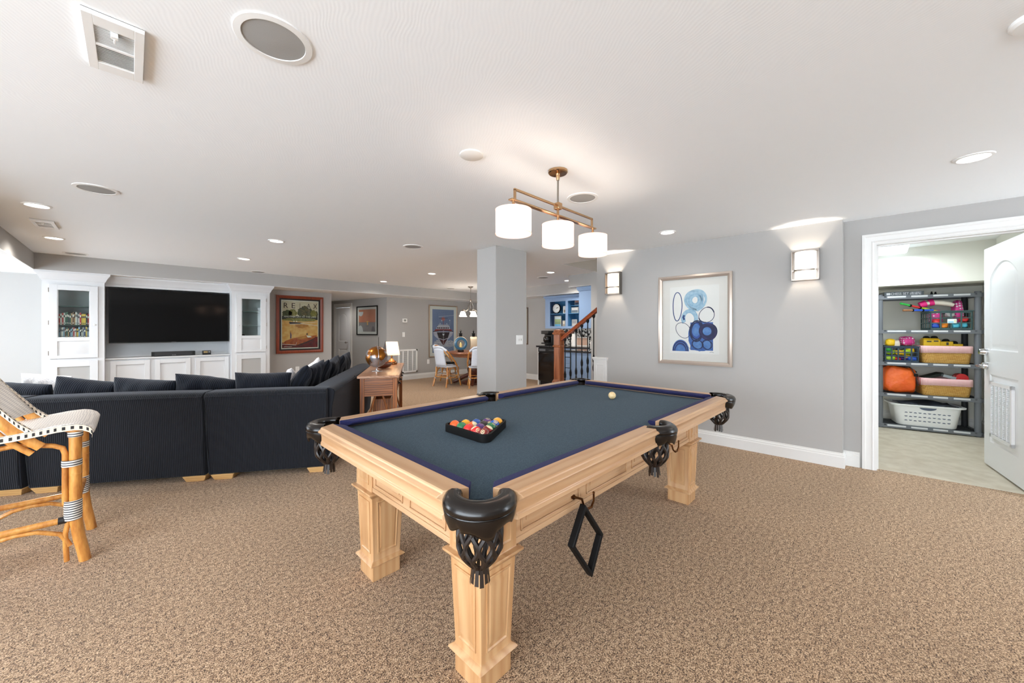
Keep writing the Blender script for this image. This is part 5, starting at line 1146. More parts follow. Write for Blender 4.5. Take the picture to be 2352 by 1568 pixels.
def lantern(loc,rz,label,cm,rim):
    r=emp('porthole_lantern',label,'lantern',loc,rz)   # axis along local y
    def L(prof,mt,nm,par=r): 
        m=MB(); m.lathe(prof,seg=36,cap=False); m.v=[Vector((v.x,v.z,.19+v.y)) for v in m.v]; return m.build(nm,mt,par)
    L([(.10,-.075),(.15,-.075),(.158,-.06),(.158,.06),(.15,.075),(.10,.075)],[rim],'drum'); L([(.085,-.08),(.10,-.086),(.125,-.084),(.150,-.078),(.152,-.07)],[cm],'porthole_ring'); L([(.10,-.07),(.10,.07)],[cm],'inner_wall')
    m=MB(); m.box(-.07,.07,-.05,.05,0,.035); m.build('base',BLKM,r,bev=.006)
    m=MB(); m.lathe([(.035,.345),(.035,.41),(.042,.415),(.042,.425),(.016,.43),(.012,.445),(.02,.46),(.012,.475),(0,.478)],seg=20); m.torus((0,0,.49),.014,.004,16,6,axis='Y'); m.build('finial',BLKM,r)
    m=MB(); m.cyl((0,0,.10),(0,0,.19),.03,seg=20); c=m.build('candle',mat('candle_cream',(232,206,140),.5,emit=((232,196,120),.25)),r); m=MB(); m.sphere((0,0,.205),(.006,.006,.012),8,6); m.build('flame',emitm('candle_flame',(255,200,110),4),c)
CRM=mat('lantern_cream',(214,194,164),.5)
x_,y_=onZ(1066,811,.757)
lantern((5.29,6.86,.758),-.62,'round blue porthole lantern with a candle on the dining table',mat('lantern_teal',(38,96,128),.3,coat=.4),CRM)
lantern((5.52,6.68,.758),.95,'cream porthole lantern cut off by the pillar on the dining table',mat('lantern_olive',(96,92,50),.3,coat=.4),CRM)
x,y=onZ(1081,658,CEIL); ch=emp('chandelier','nickel chandelier with white bell shades over the dining table','chandelier',(x,y,0))
m=MB(); m.lathe([(.065,CEIL),(.062,CEIL-.012),(.03,CEIL-.03),(.01,CEIL-.04),(0,CEIL-.04)],seg=24); m.build('canopy',NICK,ch)
m=MB()
for i in range(14): z=CEIL-.045-.021*i; m.torus((0,0,z),.008,.002,10,5,axis='XY'[i%2] if i%2 else 'X')
m.cyl((0,0,CEIL-.04),(0,0,1.97),.002); m.build('chain',NICK,ch)
m=MB(); m.lathe([(0,1.99),(.015,1.985),(.03,1.96),(.03,1.94),(.015,1.925),(.012,1.88),(.02,1.85),(.01,1.78),(.018,1.72),(.03,1.70),(.012,1.675),(0,1.67)],seg=18); m.build('stem',NICK,ch)
BELL=shade('bell_glass',(255,250,244),.5,1.4)
for k in range(5):
    a=YAW*0+2*PI*k/5+.55; ca,sa=math.cos(a),math.sin(a)
    m=MB(); m.tube([(.02*ca,.02*sa,1.93),(.05*ca,.05*sa,1.85),(.08*ca,.08*sa,1.74),(.14*ca,.14*sa,1.70),(.2*ca,.2*sa,1.735),(.22*ca,.22*sa,1.74),(.22*ca,.22*sa,1.71)],.006,8); m.lathe([(.022,1.715),(.03,1.70),(.026,1.685)],c=(.22*ca,.22*sa,0),seg=14); m.build('arm',NICK,ch)
    m=MB(); m.lathe([(.03,1.69),(.05,1.675),(.06,1.64),(.072,1.60),(.092,1.575)],c=(.22*ca,.22*sa,0),seg=24,cap=False); m.build('bell_shade',BELL,ch)
light('chandelier_glow','POINT',(x,y,1.55),16,(255,240,222),.2)
# ================================================================== STAIR RAIL
REDO=wood('stair_oak_z',(176,108,68),(122,62,30),2,1.4); REDH=wood('stair_oak_y',(176,86,40),(118,46,18),1,1.4)
NX,NY=4.535,3.46
nw=emp('newel_post','square oak newel post at the foot of the stairs','newel post',(NX,NY,0))
m=MB(); h=.056
def sqp(m,lv):
    vs=[];fs=[]
    for z,q in lv: vs+=[(-q,-q,z),(q,-q,z),(q,q,z),(-q,q,z)]
    for i in range(len(lv)-1):
        for k in range(4): fs.append((i*4+k,i*4+(k+1)%4,(i+1)*4+(k+1)%4,(i+1)*4+k))
    fs.append((3,2,1,0)); n=len(lv)*4; fs.append((n-4,n-3,n-2,n-1)); m.add(vs,fs)
sqp(m,[(0,.075),(.48,.075),(.50,.066),(.52,h),(1.0,h),(1.005,.066),(1.02,.07),(1.03,.06),(1.035,h),(1.19,h),(1.195,.07),(1.215,.074),(1.225,.062),(1.235,.058),(1.26,.05),(1.272,.03)]); m.build('post',REDO,nw,bev=.002,ang=25)
y1,z1=2.76,None
zr1=onX(1371,707,4.53)[1]; yr0=NY-h-.002
zr0=onX(1283,778,4.53)[1]
sr=emp('stair_rail','oak stair handrail with black twisted iron balusters beside the newel post','stair rail',(4.535,yr0,0))
L_=yr0-(AR.y-.25); sl_=(zr1-zr0)/(yr0-AR.y)
m=MB(); prof=[(-.03,-.03),(.03,-.03),(.033,-.01),(.026,.0),(.032,.012),(.024,.03),(0,.036),(-.024,.03),(-.032,.012),(-.026,0),(-.033,-.01)]
vs=[(p[0],-t,zr0+sl_*t+p[1]) for t in(0,L_) for p in prof]; n=len(prof); m.add(vs,[(j,(j+1)%n,n+(j+1)%n,n+j) for j in range(n)]+[tuple(range(n)),tuple(range(n,2*n))]); m.build('handrail',REDH,sr,ang=30)
def baluster(t,base):
    zt=zr0+sl_*t-.03; m=MB(); mid=(base+zt)/2-.03
    m.tube([(0,-t,base),(0,-t,mid-.12)],.0075,6)
    for k in(0,1):
        z=mid-.09+.12*k*1.0
        m.tube([(0,-t,z-.035),(0,-t,z-.01),(0,-t,z+.03),(0,-t,z+.06),(0,-t,z+.085)],[.0075,.016,.018,.012,.0075],6)
    m.tube([(0,-t,mid+.1),(0,-t,zt)],.0075,6); m.tube([(0,-t,zt-.05),(0,-t,zt-.03),(0,-t,zt)],[.009,.02,.022],6); m.build('baluster',BLKM,sr)
step=.0935
ST=mat('stair_riser_white',(228,226,222),.5)
for i in range(7): baluster(.055+step*i*1.06,.19*(int((.055+step*i)/.27)))
ss=emp('staircase','carpeted stairs rising behind the right wall past the newel','stairs',(5.14,NY-.02,0))
for i in range(9):
    m=MB(); m.box(-.46,.50,-.02-.27*(i+1),.0-.27*i,0 if i==0 else .19*i-.02,.19*(i+1)-.03*0); m.build('step',CARPET,ss,bev=.01)
for i in range(1):
    m=MB(); m.prism([(-.27*k*0,0) for k in range(0)] or [(0.0,0),(0,.19),(-2.4,1.9),(-2.4,0)],.502,.52,axis=0); m.build('stringer',ST,ss)
# ================================================================== BAR CORNER
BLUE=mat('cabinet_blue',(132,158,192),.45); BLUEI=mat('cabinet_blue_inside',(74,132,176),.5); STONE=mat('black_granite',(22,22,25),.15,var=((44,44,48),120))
def ydim(px,X): return onX(px,780,X)[0]
XF=6.55
y_dl=ydim(1237.5,XF); y_dr=y_dl-.6
bc=emp('bar_base_cabinet','blue base cabinets with black granite counter along the bar wall','cabinet',(XF,0,0))
m=MB(); m.box(.02,XB-XF-.002,4.23,y_dr-.002,.1,.865); m.box(.06,XB-XF-.002,4.23,y_dr-.002,0,.1); m.build('carcass',BLUE,bc); m=MB(); m.box(.0,XB-XF-.002,y_dl+.002,y_dl+.03,0,.864); m.build('end_panel',TRIM,bc)
m=MB(); m.box(-.03,XB-XF-.001,4.23,y_dl+.06,.865,.902); m.build('countertop',STONE,bc,bev=.004)
for a in range(3): m=MB(); y0=4.26+a*.235; m.box(-.0,.02,y0,y0+.225,.13,.84); m.build('cabinet_door',BLUE,bc,bev=.003)
dw=emp('dishwasher','black dishwasher at the left end of the bar counter','dishwasher',(XF,y_dr,0)); 
m=MB(); m.box(.0,.55,.004,.596,.1,.86); m.build('body',BLK,dw,bev=.004); m=MB(); m.box(.05,.5,.01,.59,0,.1); m.build('kick_plate',BLK,dw); m=MB(); m.box(-.025,-.001,.006,.594,.115,.745); m.build('door',mat('gloss_black',(10,10,12),.12,coat=.4),dw,bev=.006)
m=MB(); m.box(-.03,.0,.006,.594,.755,.855); d=m.build('control_panel',BLK,dw,bev=.004); m=MB()
for i in range(7): m.box(-.0315,-.0295,.08+.03*i,.1+.03*i,.80,.812)
m.box(-.0315,-.0295,.38,.56,.78,.83); m.build('buttons',mat('panel_grey',(92,94,98),.4),d)
# return run: end panel faces the room
XE=5.7
rc=emp('bar_return_cabinet','blue cabinet run with drawers seen through the stair balusters','cabinet',(XE,3.62,0))
m=MB(); m.box(.02,XB-XE-.002,0,.59,.1,.845); m.box(0,.02,.0,.60,.0,.845); m.build('carcass',BLUE,rc)
m=MB(); m.box(-.02,XB-XE-.002,0,.61,.845,.882); m.build('countertop',STONE,rc,bev=.004)
for i,(a,b) in enumerate(((.64,.83),(.44,.63),(.12,.43))):
    m=MB(); m.box(-.012,.0,.44,.595,a,b); d=m.build('drawer',BLUE,rc,bev=.003); m=MB(); z=(a+b)/2+.02; m.tube([(-.012,.47,z),(-.034,.47,z),(-.034,.57,z),(-.012,.57,z)],.006,6); m.build('handle',BLKM,d)
ru=emp('bar_wall_cabinet','tall blue wall cabinet end under the bulkhead by the stairs','cabinet',(XE+.05,3.62,0))
m=MB(); m.box(0,.9,0,.31,1.29,2.0); m.build('carcass',BLUE,ru,bev=.003); m=MB(); m.sweep([(0,1.97),(.012,1.975),(.03,2.02),(.035,2.045),(0,2.045)],[(.9,.31),(0,.31),(0,0)]); m.build('cornice',BLUE,ru,ang=25)
# glazed upper cabinet on the bar wall
XU=6.82; yL=ydim(1253.5,XU); yR=3.95
uc=emp('bar_display_cabinet','blue open-front wall cabinet with a clock and picture frames on the bar wall','cabinet',(XU,yL,0),-PI/2); W3=yL-yR; z0,z1=1.295,2.0; D=XB-XU-.002
m=MB(); m.box(0,.02,0,D,z0,z1); m.box(W3-.02,W3,0,D,z0,z1); m.box(.02,W3-.02,D-.015,D,z0,z1,1); m.box(.02,W3-.02,0,D-.015,z0,z0+.02); m.box(.02,W3-.02,0,D-.015,z1-.03,z1)
u1=[ydim(p,XU) for p in(1264,1300,1305,1338)]; k1=[yL-y for y in u1]
m.box(0,k1[0],-.02,0,z0,z1); m.box(k1[1],k1[2],-.02,0,z0,z1); m.box(k1[3],W3,-.02,0,z0,z1); m.box(k1[0],k1[1],-.02,0,z0,z0+.05); m.box(k1[0],k1[1],-.02,0,z1-.09,z1); m.box(k1[2],k1[3],-.02,0,z0,z0+.05); m.box(k1[2],k1[3],-.02,0,z1-.09,z1); m.box((k1[1]+k1[2])/2-.01,(k1[1]+k1[2])/2+.01,0,D-.015,z0+.02,z1-.03,1)
m.build('carcass',[BLUE,BLUEI],uc); m=MB(); m.sweep([(0,1.985),(.012,1.99),(.03,2.02),(.035,2.04),(0,2.04)],[(0,D),(0,-.021),(W3,-.021)]); m.build('cornice',BLUE,uc,ang=25)
zs_=onX(1280,720,XU)[1]; m=MB(); m.box(.02,W3-.02,.01,D-.015,zs_-.012,zs_); m.build('shelf',BLUEI,uc)
def uitem(px,z,off): # point inside the cabinet at depth off
    X=XU+off; y=onX(px,720,X)[0]; return (X,y,z)
ck=emp('clock','round white-faced clock on the upper shelf of the blue bar cabinet','clock',uitem(1279.5,zs_+.001,.12),-PI/2)
def fl(prof,mt,nm,par,z,seg=30):
    m=MB(); m.lathe(prof,seg=seg); m.v=[Vector((v.x,-v.z,z+v.y)) for v in m.v]; return m.build(nm,mt,par)
fl([(.115,0),(.115,.03),(.105,.035),(.10,.03),(.0,.03)],BLKM,'case',ck,.125); fl([(.10,.031),(0,.031)],mat('clock_face',(236,236,232),.5),'face',ck,.125)
m=MB()
for k in range(12): a=PI*k/6; m.at((.082*math.sin(a),-.032,.125+.082*math.cos(a)),0,0,a); m.box(-.003,.003,-.001,.0,-.008,.008)
m.at((0,-.033,.125),0,0,R(62)); m.box(-.004,.004,-.001,0,0,.055); m.at((0,-.033,.125),0,0,R(75)); m.box(-.003,.003,-.001,0,0,.075); m.at(); m.box(-.05,-.03,-.04,.02,0,.015); m.box(.03,.05,-.04,.02,0,.015); m.build('hands',BLKM,ck)
def deskframe(label,px,z,off,w,h,cols,lean=.0):
    r=emp('photo_frame',label,'photo frame',uitem(px,z,off),-PI/2+lean); m=MB(); m.box(-w/2,w/2,-.015,0,.0,h); m.build('frame',mat('frame_silver',(178,180,176),.35,.4),r,bev=.003); m=MB(); n=len(cols)
    for i,c in enumerate(cols): m.box(-w/2+.018,w/2-.018,-.0165,-.015,.018+(h-.036)*i/n,.018+(h-.036)*(i+1)/n,i)
    m.build('photo',[mat('photo_%d_%d_%d'%c,c,.4) for c in cols],r,flat=True)
deskframe('silver frame with a seaside landscape on the lower left of the blue cabinet',1282,1.316,.10,.2,.27,[(92,166,204),(130,150,110),(150,170,120),(196,216,224)])
deskframe('small pale frame beside the landscape photo in the blue cabinet',1296,1.316,.08,.085,.16,[(170,160,146),(214,206,190)])
deskframe('small photo leaning beside the clock in the blue cabinet',1297,zs_+.001,.1,.07,.17,[(120,104,90),(176,176,176)],.3)
deskframe('white-edged photo on the middle right shelf of the blue cabinet',1321,zs_-.0+.001,.12,.19,.135,[(110,120,128),(210,206,200)])
deskframe('photo frame high on the right of the blue cabinet',1326,zs_+.18,.2,.13,.17,[(60,70,96),(196,140,120),(206,214,224)])
deskframe('pale frame low on the right of the blue cabinet behind the handrail',1320,1.316,.1,.14,.18,[(196,190,182),(150,150,150)])
m=MB(); m.box(-.12,.12,-.08,.08,0,.012); o_=m.build('small_shelf_riser',BLUEI,loc=uitem(1326,zs_+.167,.2),rz=-PI/2); tag(o_,'small blue riser under the high photo frame in the blue cabinet','shelf')
# backsplash and things on the counter
MOS=NT('mosaic_tiles'); vo=MOS.n('ShaderNodeTexVoronoi'); vo.inputs['Scale'].default_value=34; MOS.l(MOS.obj(),vo.inputs['Vector']); MOS.l(MOS.ramp(vo.outputs['Color'],[(.40,lin((28,28,30))),(.44,lin((225,220,212)))]),MOS.b.inputs['Base Color']); MOS.set(Roughness=.25); MOS=MOS.m
yb0=ydim(1289,XB-.01); m=MB(); m.box(XB-.012,XB-.001,4.0,yb0,.903,1.28,0); m.box(XB-.016,XB-.001,4.0,yb0,1.28,1.292,1); struct(m,'trim_backsplash',[MOS,TRIM],flat=True)
def citem(px,X): return onX(px,800,X)[0]
cm_=emp('coffee_maker','black coffee maker on the bar counter left of the newel','coffee maker',(6.85,citem(1257,6.85),.903),-PI/2)
m=MB(); m.box(-.11,.11,-.1,.1,.26,.34); m.box(-.11,.11,.03,.1,.0,.26); m.build('body',BLK,cm_,bev=.01); m=MB(); m.box(-.10,.10,-.1,.03,.03,.06); m.build('drip_tray',BLK,cm_); m=MB(); m.lathe([(.05,.06),(.075,.10),(.075,.17),(.05,.21)],c=(0,-.03,0),seg=18); m.build('carafe',mat('carafe_dark',(26,22,20),.1),cm_)
m=MB(); m.lathe([(.06,0),(.06,.02),(.05,.27),(.02,.275),(0,.275)],seg=20); tag(m.build('paper_towel_roll',mat('paper_white',(236,232,226),.8),loc=(6.9,citem(1318,6.9),.903)),'white roll standing upright on the bar counter','paper towels')
m=MB(); m.box(-.16,.16,-.004,.012,0,.2); m.box(-.14,.14,-.006,-.004,.02,.18,1); o_=m.build('counter_photo',[mat('frame_white',(226,222,214),.5),mat('photo_warm',(186,150,128),.5)],loc=(6.95,citem(1338,6.95),.903),rz=-PI/2); tag(o_,'small warm-coloured picture leaning on the bar backsplash','photo frame')
m=MB(); m.lathe([(.04,0),(.055,.01),(.05,.06),(.06,.12),(.045,.16),(.03,.17),(0,.17)],seg=18); tag(m.build('white_jar',mat('jar_white',(226,224,220),.3),loc=(6.3,3.98,.884)),'white jar on the near bar counter by the stairs','jar')
m=MB(); m.at((5.665,3.0,0)); m.lathe([(.035,0),(.035,.01),(.02,.014),(.014,.03),(0,.03)],seg=16); m.v=[Vector((5.665-(v.z),3.02+(v.x-5.665),1.13+(v.y-3.0))) for v in m.v]; tag(m.build('rail_bracket',BLKM),'dark handrail bracket on the stair wall','bracket')
# ================================================================== STORAGE SHELF (local x along the front, y away from the viewer)
SL=Vector((6.80,.008)); SD=Vector((.2,-.98)).normalized(); RZS=math.atan2(SD.y,SD.x); SY=Vector((-SD.y,SD.x))
SW,SDP=.90,.40
RESIN=mat('shelf_resin_grey',(104,108,114),.5); RESD=mat('shelf_resin_dark',(40,42,46),.6); STRIP=mat('shelf_strip_light',(206,208,210),.5)
def SP(x,y): p=SL+SD*x+SY*y; return p.x,p.y
sh=emp('storage_shelf','grey plastic five-tier shelving unit in the storage room','shelving unit',(SL.x,SL.y,0),RZS)
ZS=[.055,.452,.852,1.262,1.70]
for i,z in enumerate(ZS):
    m=MB(); h=.045
    for y in(0,SDP-.025): m.box(-.01,SW+.01,y,y+.025,z-h,z)
    for x in(-.01,SW-.015): m.box(x,x+.025,0,SDP,z-h,z)
    for k in range(7): y=.045+k*.05; m.box(.0,SW,y,y+.022,z-.014,z-.002,1)
    for k in range(9): x=.06+k*.097; m.box(x,x+.018,.0,SDP,z-.02,z-.004,1)
    m.box(.09,SW-.1,-.004,.0,z-.026,z-.006,2)
    for x in(.26,.45,.62): m.box(x,x+.045,-.006,.0,z-.028,z-.004,0)
    m.build('shelf_tier',[RESIN,RESD,STRIP],sh)
for x in(.03,SW-.03):
    for y in(.035,SDP-.035):
        for i in range(5):
            pass
        m=MB(); m.cyl((x,y,0),(x,y,1.72),.028,seg=14); m.build('post',RESIN if y<.2 else RESD,sh)
def item(name,label,cat,x,y,z,rz=0,group=None): p=SP(x,y); return emp(name,label,cat,(p[0],p[1],z),RZS+rz,group)
def itag(m,name,mats,label,cat,x,y,z,rz=0,group=None,**k):
    p=SP(x,y); o=m.build(name,mats,loc=(p[0],p[1],z),rz=RZS+rz,**k); return tag(o,label,cat,group)
# chess set box on top
m=MB(); cs=item('chess_set_box','flat grey chess set box lying on top of the shelving unit','box',.075,.06,1.7005)
m.box(0,.36,0,.26,0,.052); m.build('box',mat('chess_box_grey',(92,100,106),.5),cs,bev=.003)
m=MB(); m.box(.235,.335,-.0015,0,.008,.044,0); puttext(m,'CHESS SET',.06,.012,.165,.03,0,1,lambda u,v,d:(u,-.0016,v)); m.box(.02,.055,-.0012,0,.012,.04,1); m.build('cover_print',[mat('chess_photo',(196,198,204),.5,var=((120,124,132),60)),mat('print_white',(232,236,240),.5)],cs,flat=True)
m=MB(); m.lathe([(.012,0),(.012,.01),(.007,.03),(.010,.035),(0,.04)],c=(0,0,0),seg=12); m.lathe([(.012,0),(.012,.008),(.007,.026),(.010,.03),(0,.036)],c=(.035,.01,0),seg=12); m.box(-.02,.06,-.02,.04,-.0,.004); itag(m,'small_toy',BLKM,'tiny black knick-knack on top of the shelving unit right of the chess box','toy',.5,.06,1.7005)
CRG=mat('crate_green',(58,84,84),.5); CRN=mat('crate_navy',(40,60,76),.5)
def crate(label,x,z,w,h,d,mt,nx,rz=0):
    r=item('milk_crate',label,'crate',x,.02,z,rz); m=MB(); t=.008
    for (y0,y1) in((0,t),(d-t,d)):
        m.box(0,w,y0,y1,h-.03,h); m.box(0,w,y0,y1,0,.025)
        for k in range(1,3): zz=.025+(h-.055)*k/3; m.box(0,w,y0,y1,zz-.006,zz+.006)
        for k in range(nx+1): xx=(w-.014)*k/nx; m.box(xx,xx+.014,y0,y1,0,h)
    for (x0,x1) in((0,t),(w-t,w)):
        m.box(x0,x1,0,d,h-.03,h); m.box(x0,x1,0,d,0,.025)
        for k in range(1,3): zz=.025+(h-.055)*k/3; m.box(x0,x1,0,d,zz-.006,zz+.006)
        for k in range(5): yy=(d-.012)*k/4; m.box(x0,x1,yy,yy+.012,0,h)
    m.box(0,w,0,d,0,.006); m.box(-.008,w+.008,-.008,0,h-.012,h); m.build('basket',mt,r,bev=.0015)
    return r
crate('dark green crate of pink bags on the second shelf, right side',.475,1.2625,.352,.235,.31,CRG,4)
m=MB(); m.box(0,.155,-.002,0,.0,.055); lb=None
p=SP(.565,.017); 
m=MB(); m.box(0,.075,-.003,0,0,.05,0); m.box(.006,.05,-.0036,-.003,.006,.02,1); m.box(.054,.071,-.0036,-.003,.008,.042,2); itag(m,'crate_label',[mat('label_white',(232,240,244),.5),mat('label_cyan',(120,200,228),.5),mat('label_cream',(226,220,180),.5)],'small white and blue label card on the front of the upper right crate','label',.62,.016,1.345)
crate('navy crate of bright toys on the middle shelf, left side',.07,.8525,.312,.205,.31,CRN,5)
# ---- soft and bright toys
POLKA=NT('pink_polka'); vo=POLKA.n('ShaderNodeTexVoronoi'); vo.inputs['Scale'].default_value=34; vo.inputs['Randomness'].default_value=.3; POLKA.l(POLKA.obj(),vo.inputs['Vector']); POLKA.l(POLKA.ramp(vo.outputs['Distance'],[(.30,lin((246,236,244))),(.36,lin((222,62,146)))]),POLKA.b.inputs['Base Color']); POLKA.set(Roughness=.5); POLKA=POLKA.m
HOT=mat('hot_pink',(232,34,128),.5); YEL=mat('toy_yellow',(240,196,30),.4); LIME=mat('toy_lime',(176,210,40),.4); CYAN=mat('toy_cyan',(92,200,226),.4); RED=mat('toy_red',(222,52,54),.35); ORG=mat('toy_orange',(240,140,36),.4); BLU=mat('toy_blue',(48,92,200),.4); GRN=mat('toy_green',(52,170,70),.4); GREYT=mat('toy_grey',(196,198,196),.5); PUR=mat('toy_purple',(96,60,150),.4); CREAM=mat('toy_cream',(232,222,206),.6)
def softbag(name,label,mt,x,y,z,w,h,d,rz=0,seed=0,group=None,cat='bag'):
    m=MB(); q=random.Random(seed); ph=[q.uniform(0,6) for _ in range(4)]; n=18
    def fn(u,v):
        a=2*PI*u; b=-PI/2+PI*v; c=abs(math.cos(b))**.55; k=1+.07*math.sin(3*a+ph[0])*math.cos(2*b+ph[1])+.05*math.sin(5*a+4*b+ph[2])
        cx_=abs(math.cos(a))**.6*math.copysign(1,math.cos(a)); sx_=abs(math.sin(a))**.6*math.copysign(1,math.sin(a)); sz=abs(math.sin(b))**.7*math.copysign(1,math.sin(b))
        return (w/2*k*c*cx_,d/2*k*c*sx_,h/2+h/2*k*sz)
    m.grid(fn,24,13,cu=True); return itag(m,name,mt,label,cat,x,y,z,rz,group,smoothall=True)
softbag('polka_dot_bag','pink polka-dot bag sticking out of the upper right crate, right end',POLKA,.757,.20,1.286,.09,.335,.13,0,1)
softbag('polka_dot_bag','pink polka-dot bag pressed against the left holes of the upper right crate',POLKA,.565,.19,1.345,.12,.165,.13,0,2)
m=MB(); m.tube([(-.13,0,0),(-.06,0,.022),(.02,0,.014),(.09,0,-.005),(.125,0,-.02)],[.03,.04,.042,.036,.028],12,sx=.8); bt=itag(m,'toy_tube',CREAM,'long cream and pink tube toy lying across the top of the upper right crate','toy',.575,.12,1.587); m=MB(); m.tube([(-.165,0,-.012),(-.11,0,.008)],[.036,.042],12); m.tube([(-.085,0,.014),(-.045,0,.024)],[.041,.042],12); m.build('pink_band',HOT,bt,loc=(0,0,0))
def stick(label,pa,pb,cols,z0):
    a=Vector(pa);b=Vector(pb); r=item('toy_wand',label,'toy',a.x,a.y,a.z); n=len(cols); m=MB()
    for i,c in enumerate(cols):
        u,v=i/n,(i+1)/n; m=MB(); m.tube([(b-a)*u,(b-a)*(v)],.0135 if i%2==0 else .0125,10); m.build('segment',c,r)
        if i<n-1: m=MB(); m.tube([(b-a)*(v-.02),(b-a)*(v+.02)],.018,10); m.build('collar',BLKM,r)
stick('toy wand with a green handle sticking out left over the upper right crate',(.215,.02,1.60),(.60,.16,1.485),[GRN,RED,LIME,YEL],0)
stick('lower toy wand with a brown handle and blue shaft beside the upper right crate',(.24,.03,1.512),(.52,.085,1.508),[mat('toy_brown',(150,106,74),.5),BLU,BLU],0)
softbag('grey_toy','grey cloth bundle in the middle of the upper right crate',GREYT,.665,.10,1.42,.07,.07,.10,0,3,cat='toy')
for i,(x,z,mt,l) in enumerate(((.53,1.285,BLU,'blue toy in the bottom left hole of the upper right crate'),(.545,1.335,RED,'red toy behind the left side of the upper right crate'),(.605,1.285,ORG,'orange and yellow toy low in the upper right crate'),(.70,1.285,CYAN,'pale cyan box toy low in the upper right crate'),(.765,1.29,CYAN,'pale cyan toy at the bottom right of the upper right crate'),(.77,1.36,RED,'dark red toy at the right end of the upper right crate'))):
    softbag('toy',l,mt,x,.075,z,.07,.06,.07,0,30+i,'toys in the upper right crate',cat='toy')
TL=[(.135,1.055,YEL,.09,.09,'yellow plastic toy at the left end of the navy crate'),(.185,1.03,CREAM,.10,.10,'pink-faced doll toy in the navy crate'),(.155,.94,LIME,.08,.06,'lime toy cup behind the front holes of the navy crate'),(.225,.94,YEL,.08,.06,'yellow ball behind the middle holes of the navy crate'),(.295,.95,LIME,.08,.06,'lime green toy right of the middle of the navy crate'),(.335,.96,YEL,.07,.08,'yellow strap toy at the right of the navy crate'),(.135,.87,LIME,.09,.05,'lime toy at the bottom left of the navy crate'),(.20,.868,RED,.08,.04,'red toy at the bottom of the navy crate'),(.275,.868,PUR,.08,.05,'purple toy at the bottom of the navy crate'),(.335,.87,BLU,.08,.05,'blue toy at the bottom right of the navy crate'),(.125,.985,GRN,.06,.05,'green toy on the left of the navy crate'),(.30,.895,YEL,.07,.05,'second yellow toy low on the right of the navy crate')]
for i,(x,z,mt,w,h,l) in enumerate(TL): softbag('toy',l,mt,x,.09+.03*(i%3),z,w,h,.08,0,60+i,'toys in the navy crate',cat='toy')
softbag('polka_dot_bag','pink polka-dot bag on top of the navy crate of toys',POLKA,.30,.15,1.062,.125,.115,.14,.2,7)
# corrugated white panel behind the middle shelf
m=MB(); m.grid(lambda u,v:(.05+.44*u,.007*math.sin(u*60),.28*v*(1-.25*(2*u-1)**2)),90,5); itag(m,'ribbed_panel',mat('ribbed_white',(228,226,216),.6),'white ribbed panel standing behind the navy crate','panel',.02,.362,.853,solid=.004)
# ---- wicker baskets
WICK=NT('wicker'); wv1=WICK.n('ShaderNodeTexBrick'); wv1.inputs['Scale'].default_value=1; wv1.offset=.5; wv1.inputs['Brick Width'].default_value=.03; wv1.inputs['Row Height'].default_value=.009; wv1.inputs['Mortar Size'].default_value=.0014; wv1.inputs['Color1'].default_value=(*lin((238,196,110)),1); wv1.inputs['Color2'].default_value=(*lin((216,162,78)),1); wv1.inputs['Mortar'].default_value=(*lin((140,92,36)),1)
tc=WICK.n('ShaderNodeTexCoord'); sp2=WICK.n('ShaderNodeSeparateXYZ'); WICK.l(tc.outputs['Object'],sp2.inputs[0]); ad=WICK.n('ShaderNodeMath',operation='ADD'); WICK.l(sp2.outputs[0],ad.inputs[0]); WICK.l(sp2.outputs[1],ad.inputs[1]); cb=WICK.n('ShaderNodeCombineXYZ'); WICK.l(ad.outputs[0],cb.inputs[0]); WICK.l(sp2.outputs[2],cb.inputs[1]); WICK.l(cb.outputs[0],wv1.inputs[0]); WICK.l(wv1.outputs[0],WICK.b.inputs['Base Color']); WICK.set(Roughness=.5); WICK.bump(wv1.outputs[1],.8,-.004); WICK=WICK.m
GING=NT('pink_ticking'); sp3=GING.n('ShaderNodeSeparateXYZ'); GING.l(GING.obj(),sp3.inputs[0]); mu3=GING.n('ShaderNodeMath',operation='MULTIPLY'); mu3.inputs[1].default_value=95; GING.l(sp3.outputs[0],mu3.inputs[0]); fr3=GING.n('ShaderNodeMath',operation='FRACT'); GING.l(mu3.outputs[0],fr3.inputs[0]); GING.l(GING.ramp(fr3.outputs[0],[(.45,lin((226,158,162))),(.55,lin((240,214,212)))]),GING.b.inputs['Base Color']); GING.set(Roughness=.9); GING=GING.m
def rr(w,d,r,n=5):
    o=[]
    for cx,cy,a0 in((w/2-r,d/2-r,0),(-w/2+r,d/2-r,90),(-w/2+r,-d/2+r,180),(w/2-r,-d/2+r,270)):
        for i in range(n+1): a=R(a0+90*i/n); o.append((cx+r*math.cos(a),cy+r*math.sin(a)))
    return o
def ring_surface(m,levels,mm=0,cap0=True,cap1=False):  # levels: (w,d,r,z)
    L=[rr(w,d,r) for w,d,r,z in levels]; n=len(L[0]); vs=[]
    for poly,(w,d,r,z) in zip(L,levels): vs+=[(p[0],p[1],z) for p in poly]
    fs=[(i*n+k,i*n+(k+1)%n,(i+1)*n+(k+1)%n,(i+1)*n+k) for i in range(len(L)-1) for k in range(n)]
    if cap0: fs.append(tuple(range(n)))
    if cap1: fs.append(tuple((len(L)-1)*n+k for k in range(n)))
    m.add(vs,fs,mm)
